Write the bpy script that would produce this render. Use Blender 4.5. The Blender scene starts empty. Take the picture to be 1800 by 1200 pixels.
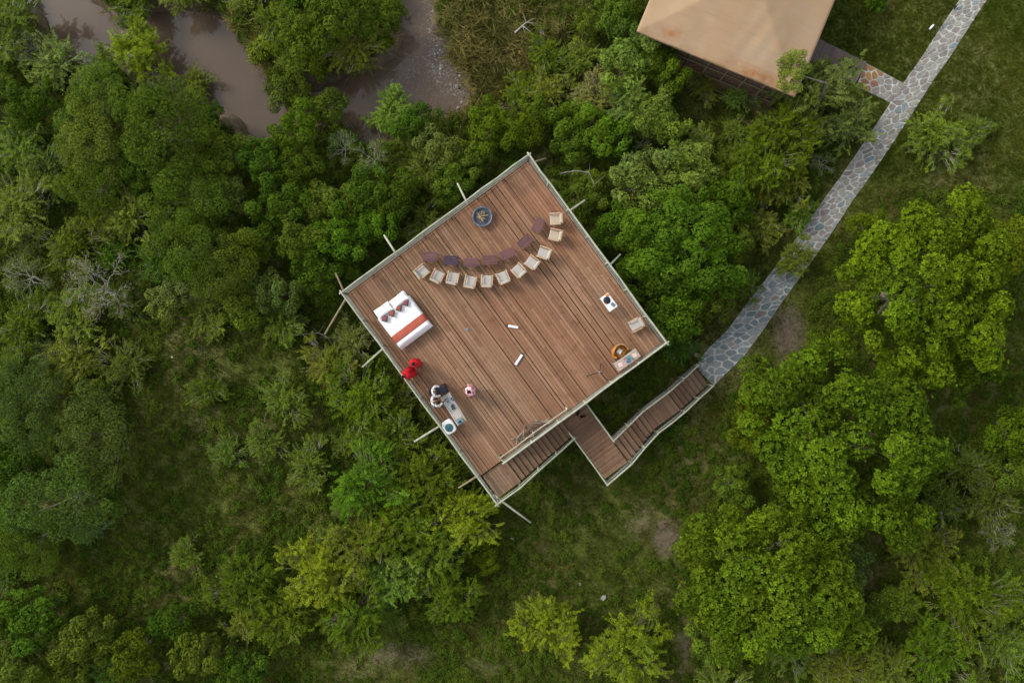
import bpy, bmesh, math, random
import numpy as np
from mathutils import Vector, Matrix
from mathutils import noise as mnoise

R_ = math.radians
sc = bpy.context.scene
C = sc.collection
rng = np.random.default_rng(7)
random.seed(7)

# ------------------------------------------------------------------ camera, sky, sun
H = 37.0          # camera height above the lawn
F = 1200.0        # focal length in photo pixels


def P(px, py, z=0.0):
    d = (H - z) / F
    return Vector(((px - 900) * d, (600 - py) * d, z))


cam = bpy.data.cameras.new("camera")
cam.lens = 24.0
cam.sensor_width = 36.0
cam.clip_end = 600
camo = bpy.data.objects.new("camera", cam)
camo.location = (0, 0, H)
C.objects.link(camo)
sc.camera = camo

SUN_EL, SUN_AZ = 39.0, 300.0     # azimuth clockwise from +Y (the top of the photo)
world = bpy.data.worlds.new("World")
sc.world = world
world.use_nodes = True
wn = world.node_tree
bg = wn.nodes["Background"]
sky = wn.nodes.new("ShaderNodeTexSky")
sky.sky_type = 'NISHITA'
sky.sun_disc = False
sky.sun_elevation = R_(SUN_EL)
sky.sun_rotation = R_(SUN_AZ)
sky.dust_density = 1.6
sky.ozone_density = 1.0
hs = wn.nodes.new("ShaderNodeHueSaturation")
hs.inputs["Saturation"].default_value = 0.28
wn.links.new(sky.outputs[0], hs.inputs["Color"])
wn.links.new(hs.outputs[0], bg.inputs[0])
bg.inputs[1].default_value = 0.15
sl = bpy.data.lights.new("sun", 'SUN')
sl.energy = 1.2
sl.angle = R_(16)
sl.color = (1.0, 0.93, 0.82)
so = bpy.data.objects.new("sun", sl)
az, el = R_(SUN_AZ), R_(SUN_EL)
dirv = Vector((math.sin(az) * math.cos(el), math.cos(az) * math.cos(el), math.sin(el)))
so.rotation_euler = dirv.to_track_quat('Z', 'Y').to_euler()
so.location = dirv * 60
C.objects.link(so)
sc.view_settings.view_transform = 'Standard'
sc.view_settings.look = 'None'
sc.view_settings.gamma = 1.0
sc.view_settings.exposure = 0.80
sc.render.engine = 'CYCLES'
sc.cycles.max_bounces = 6
sc.cycles.diffuse_bounces = 2
sc.cycles.glossy_bounces = 3
sc.cycles.transmission_bounces = 4
sc.cycles.use_denoising = True


# ------------------------------------------------------------------ tags and links
def tag(o, label=None, cat=None, group=None, kind=None):
    if label: o["label"] = label
    if cat: o["category"] = cat
    if group: o["group"] = group
    if kind: o["kind"] = kind
    return o


def empty(name, loc, rz=0.0, label=None, cat=None, group=None):
    o = bpy.data.objects.new(name, None)
    o.empty_display_size = 0.2
    o.location = loc
    o.rotation_euler = (0, 0, rz)
    C.objects.link(o)
    return tag(o, label, cat, group)


def copy_tree(o, parent=None):
    c = o.copy()
    C.objects.link(c)
    c.parent = parent
    for ch in list(o.children):
        copy_tree(ch, c)
    return c


# ------------------------------------------------------------------ mesh builder
class MB:
    def __init__(s):
        s.v, s.f = [], []

    def add(s, vs, fs, M=None):
        b = len(s.v)
        if M is not None:
            vs = [M @ Vector(q) for q in vs]
        s.v += [tuple(q) for q in vs]
        s.f += [tuple(i + b for i in q) for q in fs]
        return s

    def box(s, c, d, rz=0.0, M=None):
        x, y, z = d[0] / 2, d[1] / 2, d[2] / 2
        vs = [(-x, -y, -z), (x, -y, -z), (x, y, -z), (-x, y, -z), (-x, -y, z), (x, -y, z), (x, y, z), (-x, y, z)]
        fs = [(0, 3, 2, 1), (4, 5, 6, 7), (0, 1, 5, 4), (1, 2, 6, 5), (2, 3, 7, 6), (3, 0, 4, 7)]
        T = Matrix.Translation(Vector(c)) @ Matrix.Rotation(rz, 4, 'Z')
        if M is not None: T = M @ T
        return s.add(vs, fs, T)

    def tube(s, pts, rad, n=8):
        pts = [Vector(p) for p in pts]
        if not hasattr(rad, '__len__'): rad = [rad] * len(pts)
        vs, fs = [], []
        for i, p in enumerate(pts):
            t = (pts[min(i + 1, len(pts) - 1)] - pts[max(i - 1, 0)]).normalized()
            a = t.orthogonal().normalized() if i == 0 else (prev - prev.dot(t) * t).normalized()
            prev = a
            b = t.cross(a)
            for k in range(n):
                w = 2 * math.pi * k / n
                vs.append(p + rad[i] * (math.cos(w) * a + math.sin(w) * b))
        for i in range(len(pts) - 1):
            for k in range(n):
                k2 = (k + 1) % n
                fs.append((i * n + k, i * n + k2, (i + 1) * n + k2, (i + 1) * n + k))
        fs.append(tuple(range(n - 1, -1, -1)))
        fs.append(tuple((len(pts) - 1) * n + k for k in range(n)))
        return s.add(vs, fs)

    def lathe(s, prof, n=20, c=(0, 0, 0), close=True, sx=1, sy=1):
        vs, fs = [], []
        for r, z in prof:
            for k in range(n):
                w = 2 * math.pi * k / n
                vs.append((c[0] + sx * r * math.cos(w), c[1] + sy * r * math.sin(w), c[2] + z))
        for i in range(len(prof) - 1):
            for k in range(n):
                k2 = (k + 1) % n
                fs.append((i * n + k, i * n + k2, (i + 1) * n + k2, (i + 1) * n + k))
        if close:
            fs.append(tuple(range(n - 1, -1, -1)))
            fs.append(tuple((len(prof) - 1) * n + k for k in range(n)))
        return s.add(vs, fs)

    def prism(s, poly, z0, z1, inset=0.0, drop=0.0):
        n = len(poly)
        cx = sum(p[0] for p in poly) / n
        cy = sum(p[1] for p in poly) / n
        vs = [(p[0], p[1], z0) for p in poly] + [(p[0], p[1], z1 - drop) for p in poly]
        fs = [tuple(range(n - 1, -1, -1))] + [(k, (k + 1) % n, n + (k + 1) % n, n + k) for k in range(n)]
        if inset:
            for p in poly:
                d = Vector((p[0] - cx, p[1] - cy)); L = max(d.length, 1e-4)
                q = d * (1 - inset / L)
                vs.append((cx + q.x, cy + q.y, z1))
            fs += [(n + k, n + (k + 1) % n, 2 * n + (k + 1) % n, 2 * n + k) for k in range(n)]
            fs.append(tuple(2 * n + k for k in range(n)))
        else:
            fs.append(tuple(n + k for k in range(n)))
        return s.add(vs, fs)

    def mesh(s, name, mat=None, smooth=False):
        me = bpy.data.meshes.new(name)
        me.from_pydata(s.v, [], s.f)
        me.update()
        if smooth:
            me.polygons.foreach_set("use_smooth", [True] * len(me.polygons))
        if mat: me.materials.append(mat)
        return me

    def build(s, name, mat=None, parent=None, smooth=False, bevel=0.0, loc=None, rz=0.0):
        o = bpy.data.objects.new(name, s.mesh(name, mat, smooth))
        C.objects.link(o)
        o.parent = parent
        if loc is not None: o.location = loc
        if rz: o.rotation_euler = (0, 0, rz)
        if bevel:
            m = o.modifiers.new("bevel", 'BEVEL'); m.width = bevel; m.segments = 2; m.limit_method = 'ANGLE'
        return o


# ------------------------------------------------------------------ materials
def new_mat(name, rough=0.7, spec=0.3):
    m = bpy.data.materials.new(name)
    m.use_nodes = True
    n = m.node_tree
    b = n.nodes["Principled BSDF"]
    b.inputs["Roughness"].default_value = rough
    b.inputs["Specular IOR Level"].default_value = spec
    return m, n, b


def nd(n, typ, **kw):
    x = n.nodes.new("ShaderNode" + typ)
    for k, v in kw.items():
        if k in x.inputs.keys() if hasattr(x.inputs, 'keys') else False:
            x.inputs[k].default_value = v
        else:
            setattr(x, k, v)
    return x


def noise_tex(n, scale, detail=4, rough=0.6, vec=None, dist=0.0):
    t = n.nodes.new("ShaderNodeTexNoise")
    t.inputs["Scale"].default_value = scale
    t.inputs["Detail"].default_value = detail
    t.inputs["Roughness"].default_value = rough
    t.inputs["Distortion"].default_value = dist
    if vec is not None: n.links.new(vec, t.inputs["Vector"])
    return t


def ramp(n, fac, stops):
    r = n.nodes.new("ShaderNodeValToRGB")
    e = r.color_ramp.elements
    while len(e) < len(stops): e.new(0.5)
    for i, (p, c) in enumerate(stops):
        e[i].position = p
        e[i].color = (c[0], c[1], c[2], 1) if hasattr(c, '__len__') else (c, c, c, 1)
    n.links.new(fac, r.inputs[0])
    return r.outputs[0]


def mix(n, fac, a, b, mode='MIX'):
    x = n.nodes.new("ShaderNodeMix")
    x.data_type = 'RGBA'
    x.blend_type = mode
    for sock, val in ((x.inputs[0], fac), (x.inputs[6], a), (x.inputs[7], b)):
        if hasattr(val, 'is_output'): n.links.new(val, sock)
        elif hasattr(val, '__len__'): sock.default_value = (val[0], val[1], val[2], 1)
        else: sock.default_value = val
    return x.outputs[2]


def mth(n, op, a, b=0.0):
    x = n.nodes.new("ShaderNodeMath"); x.operation = op
    for sock, val in ((x.inputs[0], a), (x.inputs[1], b)):
        if hasattr(val, 'is_output'): n.links.new(val, sock)
        else: sock.default_value = val
    return x.outputs[0]


def bump(n, b, h, strength=0.3, dist=0.02):
    x = n.nodes.new("ShaderNodeBump")
    x.inputs["Strength"].default_value = strength
    x.inputs["Distance"].default_value = dist
    n.links.new(h, x.inputs["Height"])
    n.links.new(x.outputs[0], b.inputs["Normal"])


def pos(n):
    return n.nodes.new("ShaderNodeNewGeometry").outputs["Position"]


def simple(name, col, rough=0.7, var=0.15, scale=12.0, metallic=0.0, spec=0.3):
    m, n, b = new_mat(name, rough, spec)
    t = noise_tex(n, scale, 4, 0.6, n.nodes.new("ShaderNodeTexCoord").outputs["Object"])
    lo = [c * (1 - var * 1.6) for c in col]; hi = [min(1, c * (1 + var)) for c in col]
    c = ramp(n, t.outputs[0], [(0.3, lo), (0.7, hi)])
    n.links.new(c, b.inputs["Base Color"])
    b.inputs["Metallic"].default_value = metallic
    bump(n, b, t.outputs[0], 0.25, 0.01)
    return m


def wood(name, c1, c2, c3, grain=(0.9, 26.0, 26.0), rough=0.75, stain=True, swap=False):
    """boards: grain stretched along the board's own long axis, each board its own tone"""
    m, n, b = new_mat(name, rough, 0.25)
    tc = n.nodes.new("ShaderNodeTexCoord")
    mp = n.nodes.new("ShaderNodeMapping")
    mp.inputs["Scale"].default_value = grain
    n.links.new(tc.outputs["Object"], mp.inputs["Vector"])
    oi = n.nodes.new("ShaderNodeObjectInfo")
    addv = n.nodes.new("ShaderNodeVectorMath"); addv.operation = 'ADD'
    comb = n.nodes.new("ShaderNodeCombineXYZ")
    sc_ = mth(n, 'MULTIPLY', oi.outputs["Random"], 57.0)
    n.links.new(sc_, comb.inputs[0]); n.links.new(sc_, comb.inputs[1])
    n.links.new(mp.outputs[0], addv.inputs[0]); n.links.new(comb.outputs[0], addv.inputs[1])
    g = noise_tex(n, 1.0, 5, 0.65, addv.outputs[0], 0.4)
    base = ramp(n, oi.outputs["Random"], [(0.0, c1), (0.5, c2), (1.0, c3)])
    gr = ramp(n, g.outputs[0], [(0.28, 0.55), (0.5, 0.95), (0.75, 1.2)])
    col = mix(n, 0.85, base, gr, 'MULTIPLY')
    if stain:
        p = pos(n)
        st = noise_tex(n, 0.42, 4, 0.6, p)
        col = mix(n, ramp(n, st.outputs[0], [(0.38, 0.0), (0.62, 0.75)]), col, mix(n, 1.0, col, (0.86, 1.0, 1.1), 'MULTIPLY'))
        st3 = noise_tex(n, 0.21, 3, 0.5, p)
        col = mix(n, ramp(n, st3.outputs[0], [(0.42, 0.0), (0.62, 0.6)]), col, mix(n, 1.0, col, (1.02, 0.80, 0.74), 'MULTIPLY'))
        st2 = noise_tex(n, 1.7, 5, 0.7, p)
        col = mix(n, 1.0, col, ramp(n, st2.outputs[0], [(0.25, 0.62), (0.45, 1.0), (0.75, 1.12)]), 'MULTIPLY')
    n.links.new(col, b.inputs["Base Color"])
    bump(n, b, g.outputs[0], 0.35, 0.01)
    return m


M_deck = wood("deck_wood", (0.222, 0.113, 0.062), (0.270, 0.145, 0.080), (0.325, 0.185, 0.108), grain=(0.9, 16, 16))
M_stair = wood("stair_wood", (0.189, 0.114, 0.070), (0.239, 0.148, 0.089), (0.277, 0.180, 0.108), grain=(14, 1.2, 14))
M_board = wood("boardwalk_wood", (0.12, 0.092, 0.084), (0.16, 0.125, 0.108), (0.20, 0.150, 0.125), grain=(14, 1.5, 14))
M_pole = wood("gum_pole", (0.40, 0.40, 0.29), (0.34, 0.37, 0.27), (0.44, 0.42, 0.32), grain=(3, 3, 3), stain=False)
M_polegrey = wood("grey_pole", (0.24, 0.24, 0.18), (0.20, 0.21, 0.17), (0.27, 0.25, 0.20), grain=(3, 3, 3), stain=False)
M_polebrown = wood("weathered_pole", (0.16, 0.13, 0.08), (0.22, 0.18, 0.10), (0.27, 0.23, 0.13), grain=(5, 5, 5), stain=False)
M_under = simple("dark_timber", (0.05, 0.032, 0.022), 0.85)
M_table = wood("table_wood", (0.13, 0.058, 0.055), (0.16, 0.075, 0.075), (0.105, 0.05, 0.055), grain=(2, 30, 30), stain=False, rough=0.5)
M_tabledark = simple("dark_table_wood", (0.055, 0.032, 0.055), 0.5, 0.3, 30)
M_chairwood = wood("chair_wood", (0.42, 0.27, 0.155), (0.47, 0.31, 0.19), (0.50, 0.36, 0.24), grain=(8, 8, 8), stain=False, rough=0.5)
M_canvas = simple("chair_canvas", (0.43, 0.41, 0.37), 0.9, 0.08, 40)
M_canvas2 = simple("chair_canvas_tan", (0.45, 0.38, 0.29), 0.9, 0.08, 40)
M_white = simple("white_linen", (0.80, 0.80, 0.80), 0.9, 0.05, 6)
M_wplastic = simple("white_plastic", (0.78, 0.78, 0.77), 0.35, 0.03, 6)
M_runner = simple("bed_runner_cloth", (0.42, 0.10, 0.06), 0.9, 0.2, 25)
M_iron = simple("fire_bowl_iron", (0.15, 0.18, 0.22), 0.55, 0.35, 9, 0.4)
M_ash = simple("ash", (0.12, 0.12, 0.15), 0.95, 0.5, 18)
M_log = simple("split_firewood", (0.50, 0.40, 0.20), 0.8, 0.4, 30)
M_stick = simple("dry_stick", (0.20, 0.14, 0.10), 0.85, 0.4, 20)
M_stickpale = simple("pale_dry_stick", (0.38, 0.32, 0.24), 0.85, 0.3, 20)
M_black = simple("black_cloth", (0.012, 0.014, 0.018), 0.8, 0.3, 20)
M_navy = simple("navy_cover", (0.012, 0.02, 0.035), 0.6, 0.3, 10)
M_red = simple("red_shuka", (0.50, 0.006, 0.014), 0.85, 0.3, 14)
M_pink = simple("pink_cloth", (0.55, 0.10, 0.16), 0.85, 0.3, 60)
M_palepink = simple("pale_pink_cloth", (0.75, 0.50, 0.48), 0.85, 0.2, 60)
M_skin = simple("brown_skin", (0.10, 0.045, 0.026), 0.5, 0.1, 14)
M_hair = simple("black_hair", (0.008, 0.006, 0.005), 0.7, 0.3, 60)
M_eye = simple("eye_white", (0.6, 0.6, 0.58), 0.3, 0.02, 6)
M_shirt = simple("white_shirt", (0.74, 0.73, 0.70), 0.85, 0.08, 10)
M_grey = simple("grey_trousers", (0.10, 0.10, 0.11), 0.85, 0.2, 20)
M_teal = simple("teal_lid", (0.045, 0.135, 0.155), 0.5, 0.15, 8)
M_leather = simple("tan_leather", (0.50, 0.20, 0.035), 0.45, 0.3, 9)
M_tabletop = simple("pale_tabletop", (0.40, 0.34, 0.27), 0.6, 0.15, 8)
M_zinc = simple("bluegrey_metal", (0.16, 0.23, 0.29), 0.4, 0.3, 10, 0.3)
M_gold = simple("amber_glass", (0.35, 0.25, 0.05), 0.15, 0.1, 10)
M_blue = simple("blue_cloth", (0.05, 0.13, 0.30), 0.8, 0.3, 20)
M_tealcloth = simple("teal_cloth", (0.06, 0.24, 0.28), 0.8, 0.3, 20)
M_orange = simple("orange_cloth", (0.70, 0.22, 0.03), 0.8, 0.2, 20)
M_paper = simple("paper", (0.80, 0.80, 0.76), 0.8, 0.05, 10)
M_metal = simple("brushed_metal", (0.35, 0.35, 0.36), 0.35, 0.1, 20, 0.8)
M_rock = simple("pale_rock", (0.36, 0.34, 0.31), 0.9, 0.3, 4)
M_rockdark = simple("wet_river_rock", (0.10, 0.10, 0.10), 0.4, 0.5, 3)
M_wire = simple("fence_wire", (0.22, 0.24, 0.22), 0.6, 0.1, 6)


def cushion_mat():
    m, n, b = new_mat("patterned_cushion", 0.9)
    tc = n.nodes.new("ShaderNodeTexCoord")
    sep = n.nodes.new("ShaderNodeSeparateXYZ"); n.links.new(tc.outputs["Object"], sep.inputs[0])
    d = mth(n, 'MAXIMUM', mth(n, 'ABSOLUTE', sep.outputs[0]), mth(n, 'ABSOLUTE', sep.outputs[1]))
    oi = n.nodes.new("ShaderNodeObjectInfo")
    inner = ramp(n, oi.outputs["Random"], [(0.0, (0.27, 0.085, 0.04)), (1.0, (0.22, 0.065, 0.075))])
    f = mth(n, 'GREATER_THAN', d, 0.115)
    col = mix(n, f, inner, (0.045, 0.028, 0.045))
    st = mth(n, 'GREATER_THAN', mth(n, 'SINE', mth(n, 'MULTIPLY', sep.outputs[0], 90.0)), 0.75)
    col = mix(n, mth(n, 'MULTIPLY', st, 0.5), col, (0.06, 0.03, 0.05))
    n.links.new(col, b.inputs["Base Color"])
    return m


M_cushion = cushion_mat()


def shawl_mat():
    m, n, b = new_mat("pink_white_shawl", 0.9)
    tc = n.nodes.new("ShaderNodeTexCoord")
    v = n.nodes.new("ShaderNodeTexVoronoi"); v.inputs["Scale"].default_value = 9.0
    n.links.new(tc.outputs["Object"], v.inputs["Vector"])
    col = ramp(n, v.outputs["Distance"], [(0.35, (0.50, 0.04, 0.10)), (0.5, (0.72, 0.30, 0.36)), (0.7, (0.78, 0.62, 0.60))])
    n.links.new(col, b.inputs["Base Color"])
    return m


M_shawl = shawl_mat()


def leaf_mat(name="leaf"):
    m, n, b = new_mat(name, 0.75, 0.08)
    at = n.nodes.new("ShaderNodeAttribute"); at.attribute_name = "var"
    oi = n.nodes.new("ShaderNodeObjectInfo")
    p = pos(n)
    big = noise_tex(n, 0.55, 3, 0.6, p)
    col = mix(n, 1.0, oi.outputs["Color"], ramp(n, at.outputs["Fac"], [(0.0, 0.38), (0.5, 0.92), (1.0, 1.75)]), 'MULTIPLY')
    yel = mix(n, 1.0, col, (1.08, 1.08, 0.7), 'MULTIPLY')
    col = mix(n, ramp(n, big.outputs[0], [(0.40, 0.0), (0.62, 0.8)]), col, yel)
    coolc = mix(n, 1.0, col, (0.78, 0.96, 1.35), 'MULTIPLY')
    big2 = noise_tex(n, 0.33, 2, 0.5, p)
    big2.noise_dimensions = '4D'; big2.inputs["W"].default_value = 4.4
    col = mix(n, ramp(n, big2.outputs[0], [(0.5, 0.0), (0.72, 0.6)]), col, coolc)
    n.links.new(col, b.inputs["Base Color"])
    tr = n.nodes.new("ShaderNodeBsdfTranslucent")
    n.links.new(mix(n, 1.0, col, (1.3, 1.5, 0.5), 'MULTIPLY'), tr.inputs[0])
    ms = n.nodes.new("ShaderNodeMixShader"); ms.inputs[0].default_value = 0.18
    n.links.new(b.outputs[0], ms.inputs[1]); n.links.new(tr.outputs[0], ms.inputs[2])
    n.links.new(ms.outputs[0], n.nodes["Material Output"].inputs[0])
    return m


M_leaf = leaf_mat()
M_bark = simple("grey_bark", (0.20, 0.17, 0.13), 0.9, 0.35, 6)
M_twig = simple("grey_twigs", (0.27, 0.25, 0.21), 0.9, 0.3, 6)
M_barkpale = simple("pale_dead_bark", (0.40, 0.38, 0.33), 0.9, 0.25, 8)


def grass_mat(name, stops, scale=0.35):
    m, n, b = new_mat(name, 0.8, 0.06)
    p = pos(n)
    a = noise_tex(n, scale, 4, 0.65, p)
    f = noise_tex(n, 7.0, 3, 0.7, p)
    col = ramp(n, a.outputs[0], stops)
    col = mix(n, 1.0, col, ramp(n, f.outputs[0], [(0.25, 0.6), (0.55, 1.0), (0.8, 1.5)]), 'MULTIPLY')
    n.links.new(col, b.inputs["Base Color"])
    tr = n.nodes.new("ShaderNodeBsdfTranslucent"); n.links.new(col, tr.inputs[0])
    ms = n.nodes.new("ShaderNodeMixShader"); ms.inputs[0].default_value = 0.3
    n.links.new(b.outputs[0], ms.inputs[1]); n.links.new(tr.outputs[0], ms.inputs[2])
    n.links.new(ms.outputs[0], n.nodes["Material Output"].inputs[0])
    return m


M_lawn = grass_mat("lawn_blades", [(0.3, (0.067, 0.099, 0.008)), (0.5, (0.111, 0.142, 0.011)), (0.7, (0.168, 0.171, 0.020))])
M_wild = grass_mat("wild_blades", [(0.3, (0.087, 0.129, 0.014)), (0.5, (0.144, 0.177, 0.025)), (0.72, (0.272, 0.239, 0.064))])
M_dry = grass_mat("dry_blades", [(0.3, (0.216, 0.251, 0.057)), (0.5, (0.452, 0.418, 0.146)), (0.72, (0.689, 0.594, 0.267))], 0.6)
M_pale = grass_mat("pale_blades", [(0.3, (0.10, 0.11, 0.030)), (0.5, (0.15, 0.145, 0.055)), (0.72, (0.22, 0.19, 0.10))], 0.6)
M_weed = grass_mat("weed_leaves", [(0.3, (0.043, 0.084, 0.008)), (0.5, (0.082, 0.131, 0.012)), (0.72, (0.145, 0.178, 0.022))], 0.5)


def ground_mat():
    m, n, b = new_mat("ground_soil_and_grass", 0.95, 0.1)
    p = pos(n)
    big = noise_tex(n, 0.14, 5, 0.6, p)
    fine = noise_tex(n, 3.0, 6, 0.75, p)
    vf = noise_tex(n, 16.0, 4, 0.8, p)
    g = ramp(n, big.outputs[0], [(0.35, (0.065, 0.088, 0.014)), (0.5, (0.105, 0.120, 0.026)), (0.65, (0.165, 0.155, 0.060))])
    s = ramp(n, fine.outputs[0], [(0.3, (0.09, 0.07, 0.045)), (0.6, (0.17, 0.135, 0.09)), (0.75, (0.23, 0.185, 0.13))])
    at = n.nodes.new("ShaderNodeAttribute"); at.attribute_name = "soil"
    fac = mth(n, 'ADD', at.outputs["Fac"], mth(n, 'MULTIPLY', mth(n, 'SUBTRACT', fine.outputs[0], 0.5), 0.9))
    fac = ramp(n, fac, [(0.35, 0.0), (0.62, 1.0)])
    col = mix(n, fac, g, s)
    col = mix(n, 1.0, col, ramp(n, vf.outputs[0], [(0.3, 0.65), (0.7, 1.3)]), 'MULTIPLY')
    n.links.new(col, b.inputs["Base Color"])
    bump(n, b, fine.outputs[0], 0.7, 0.12)
    return m


def water_mat():
    m, n, b = new_mat("muddy_water", 0.06, 0.30)
    p = pos(n)
    a = noise_tex(n, 0.22, 3, 0.5, p)
    col = ramp(n, a.outputs[0], [(0.35, (0.092, 0.066, 0.045)), (0.65, (0.118, 0.083, 0.056))])
    at = n.nodes.new("ShaderNodeAttribute"); at.attribute_name = "foam"
    r = noise_tex(n, 5.5, 5, 0.75, p, 1.5)
    f = mth(n, 'MULTIPLY', at.outputs["Fac"], ramp(n, r.outputs[0], [(0.53, 0.0), (0.62, 1.0)]))
    col = mix(n, f, col, (0.55, 0.57, 0.60))
    n.links.new(col, b.inputs["Base Color"])
    w1 = noise_tex(n, 2.2, 3, 0.6, p, 0.6)
    h = mth(n, 'MULTIPLY', w1.outputs[0], mth(n, 'ADD', at.outputs["Fac"], 0.05))
    bump(n, b, h, 0.35, 0.10)
    return m


def tent_mat():
    m, n, b = new_mat("tan_canvas", 0.85, 0.2)
    p = n.nodes.new("ShaderNodeTexCoord").outputs["Object"]
    a = noise_tex(n, 0.35, 4, 0.6, p)
    f = noise_tex(n, 2.0, 5, 0.7, p)
    col = ramp(n, a.outputs[0], [(0.3, (0.335, 0.222, 0.125)), (0.5, (0.365, 0.255, 0.155)), (0.7, (0.34, 0.262, 0.18))])
    at = n.nodes.new("ShaderNodeAttribute"); at.attribute_name = "rust"
    fac = mth(n, 'MULTIPLY', at.outputs["Fac"], ramp(n, f.outputs[0], [(0.3, 0.1), (0.65, 1.0)]))
    col = mix(n, fac, col, (0.26, 0.105, 0.035))
    n.links.new(col, b.inputs["Base Color"])
    # diagonal tension wrinkles
    mp = n.nodes.new("ShaderNodeMapping"); mp.inputs["Scale"].default_value = (0.22, 3.0, 0.6)
    mp.inputs["Rotation"].default_value = (0, 0, R_(38))
    n.links.new(p, mp.inputs[0])
    w = noise_tex(n, 1.0, 3, 0.5, mp.outputs[0])
    bump(n, b, w.outputs[0], 0.5, 0.10)
    return m


def stone_mat(name, c1, c2, c3):
    m, n, b = new_mat(name, 0.85, 0.25)
    oi = n.nodes.new("ShaderNodeObjectInfo")
    p = pos(n)
    col = ramp(n, oi.outputs["Random"], [(0.0, c1), (0.5, c2), (1.0, c3)])
    t = noise_tex(n, 6.0, 6, 0.75, p)
    col = mix(n, 1.0, col, ramp(n, t.outputs[0], [(0.3, 0.65), (0.7, 1.3)]), 'MULTIPLY')
    n.links.new(col, b.inputs["Base Color"])
    bump(n, b, t.outputs[0], 0.5, 0.02)
    return m


M_stone = stone_mat("grey_flagstone", (0.137, 0.173, 0.176), (0.182, 0.218, 0.229), (0.264, 0.281, 0.273))
M_stonewarm = stone_mat("warm_flagstone", (0.195, 0.170, 0.156), (0.235, 0.212, 0.180), (0.277, 0.268, 0.226))
M_stonered = stone_mat("rust_flagstone", (0.22, 0.10, 0.06), (0.26, 0.14, 0.09), (0.33, 0.17, 0.05))
M_mortar = simple("pale_mortar", (0.42, 0.43, 0.40), 0.95, 0.3, 3)
M_ground, M_water, M_tent = ground_mat(), water_mat(), tent_mat()

# ------------------------------------------------------------------ terrain
ZW = -1.35
riv_px = [(60, -420), (75, -60), (75, 0), (80, 35), (100, 65), (130, 90), (180, 115), (250, 140), (330, 162), (355, 190),
          (400, 203), (430, 225), (450, 245), (500, 232), (560, 225), (615, 212), (645, 245), (682, 243), (705, 208),
          (760, 203), (802, 195), (828, 168), (809, 158), (806, 120), (786, 110), (781, 70), (764, 58), (756, 0), (756, -420),
          (708, -420), (713, 0), (719, 58), (695, 98), (645, 132), (600, 144), (555, 150), (500, 152), (470, 168), (462, 135),
          (446, 112), (413, 92), (396, 50), (360, 22), (302, 13), (262, 30), (232, 46), (210, 42), (188, 28), (166, 0), (166, -420)]
RIV = np.array([P(x, y, ZW)[:2] for x, y in riv_px])


def sdist(x, y, poly):
    x = np.asarray(x, float); y = np.asarray(y, float)
    a = poly; b = np.roll(poly, -1, 0)
    d2 = np.full(x.shape, 1e9); ins = np.zeros(x.shape, bool)
    for (ax, ay), (bx, by) in zip(a, b):
        ex, ey = bx - ax, by - ay
        t = np.clip(((x - ax) * ex + (y - ay) * ey) / (ex * ex + ey * ey + 1e-12), 0, 1)
        d2 = np.minimum(d2, (x - ax - t * ex) ** 2 + (y - ay - t * ey) ** 2)
        c = ((ay > y) != (by > y)) & (x < (bx - ax) * (y - ay) / (by - ay + 1e-12) + ax)
        ins ^= c
    d = np.sqrt(d2)
    return np.where(ins, -d, d)


def sm(a, b, x):
    t = np.clip((x - a) / (b - a), 0, 1)
    return t * t * (3 - 2 * t)


def hgt(x, y):
    x = np.asarray(x, float); y = np.asarray(y, float)
    wig = 0.25 * np.sin(1.3 * x + 0.7 * y) + 0.2 * np.sin(2.3 * y - 1.1 * x) + 0.12 * np.sin(4.1 * x + 3.3 * y)
    sd = sdist(x, y, RIV) + wig
    und = 0.16 * np.sin(0.31 * x + 1) * np.cos(0.27 * y) + 0.08 * np.sin(0.9 * x + 0.8 * y) + 0.05 * np.sin(2.1 * x - 1.7 * y)
    west = 1 - sm(2, 9, x)
    flat = und * west + 0.015 * np.sin(1.7 * x + 2.2 * y)
    low = -0.55 * (1 - sm(0.5, 9, sd)) * (1 - sm(8, 11, x))
    t = sm(-0.7, 0.75, sd)
    return (-2.4) * (1 - t) + (flat + low) * t


def h1(x, y):
    return float(hgt(np.array([x]), np.array([y]))[0])


blobs = [(1172, 945, 32, 45, .9), (1385, 585, 45, 70, .75), (1310, 640, 30, 30, .7), (700, 1150, 110, 45, .55), (1130, 920, 55, 70, .5),
         (1205, 1130, 25, 70, .55), (1010, 900, 30, 40, .35), (1650, 260, 50, 90, .25), (1130, 830, 30, 60, .35), (955, 965, 18, 20, .5),
         (1045, 170, 40, 55, .55), (850, 1170, 60, 30, .45), (480, 660, 60, 40, .35), (920, 950, 22, 30, .4), (1030, 1000, 30, 50, .3),
         (1500, 640, 50, 40, .3), (250, 620, 60, 40, .2), (1120, 1010, 30, 60, .3), (850, 100, 90, 110, .62), (1100, 860, 70, 60, .35), (1150, 1060, 30, 60, .4), (640, 1180, 120, 40, .4)]


def soil_at(x, y, sd=None):
    s = np.zeros(np.shape(x))
    for bx, by, rx, ry, a in blobs:
        c = P(bx, by, 0); sx = rx * H / F; sy = ry * H / F
        s = np.maximum(s, a * np.exp(-(((x - c.x) / sx) ** 2 + ((y - c.y) / sy) ** 2)))
    if sd is None: sd = sdist(x, y, RIV)
    return np.maximum(s, 1.0 - sm(-0.2, 1.0, sd))


def axis(a, b, near, far, ext):
    mid = np.arange(a, b + near / 2, near)
    lo = a - np.cumsum(np.linspace(near * 2, far, 24)); hi = b + np.cumsum(np.linspace(near * 2, far, 24))
    return np.concatenate([lo[::-1], mid, hi])


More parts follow.
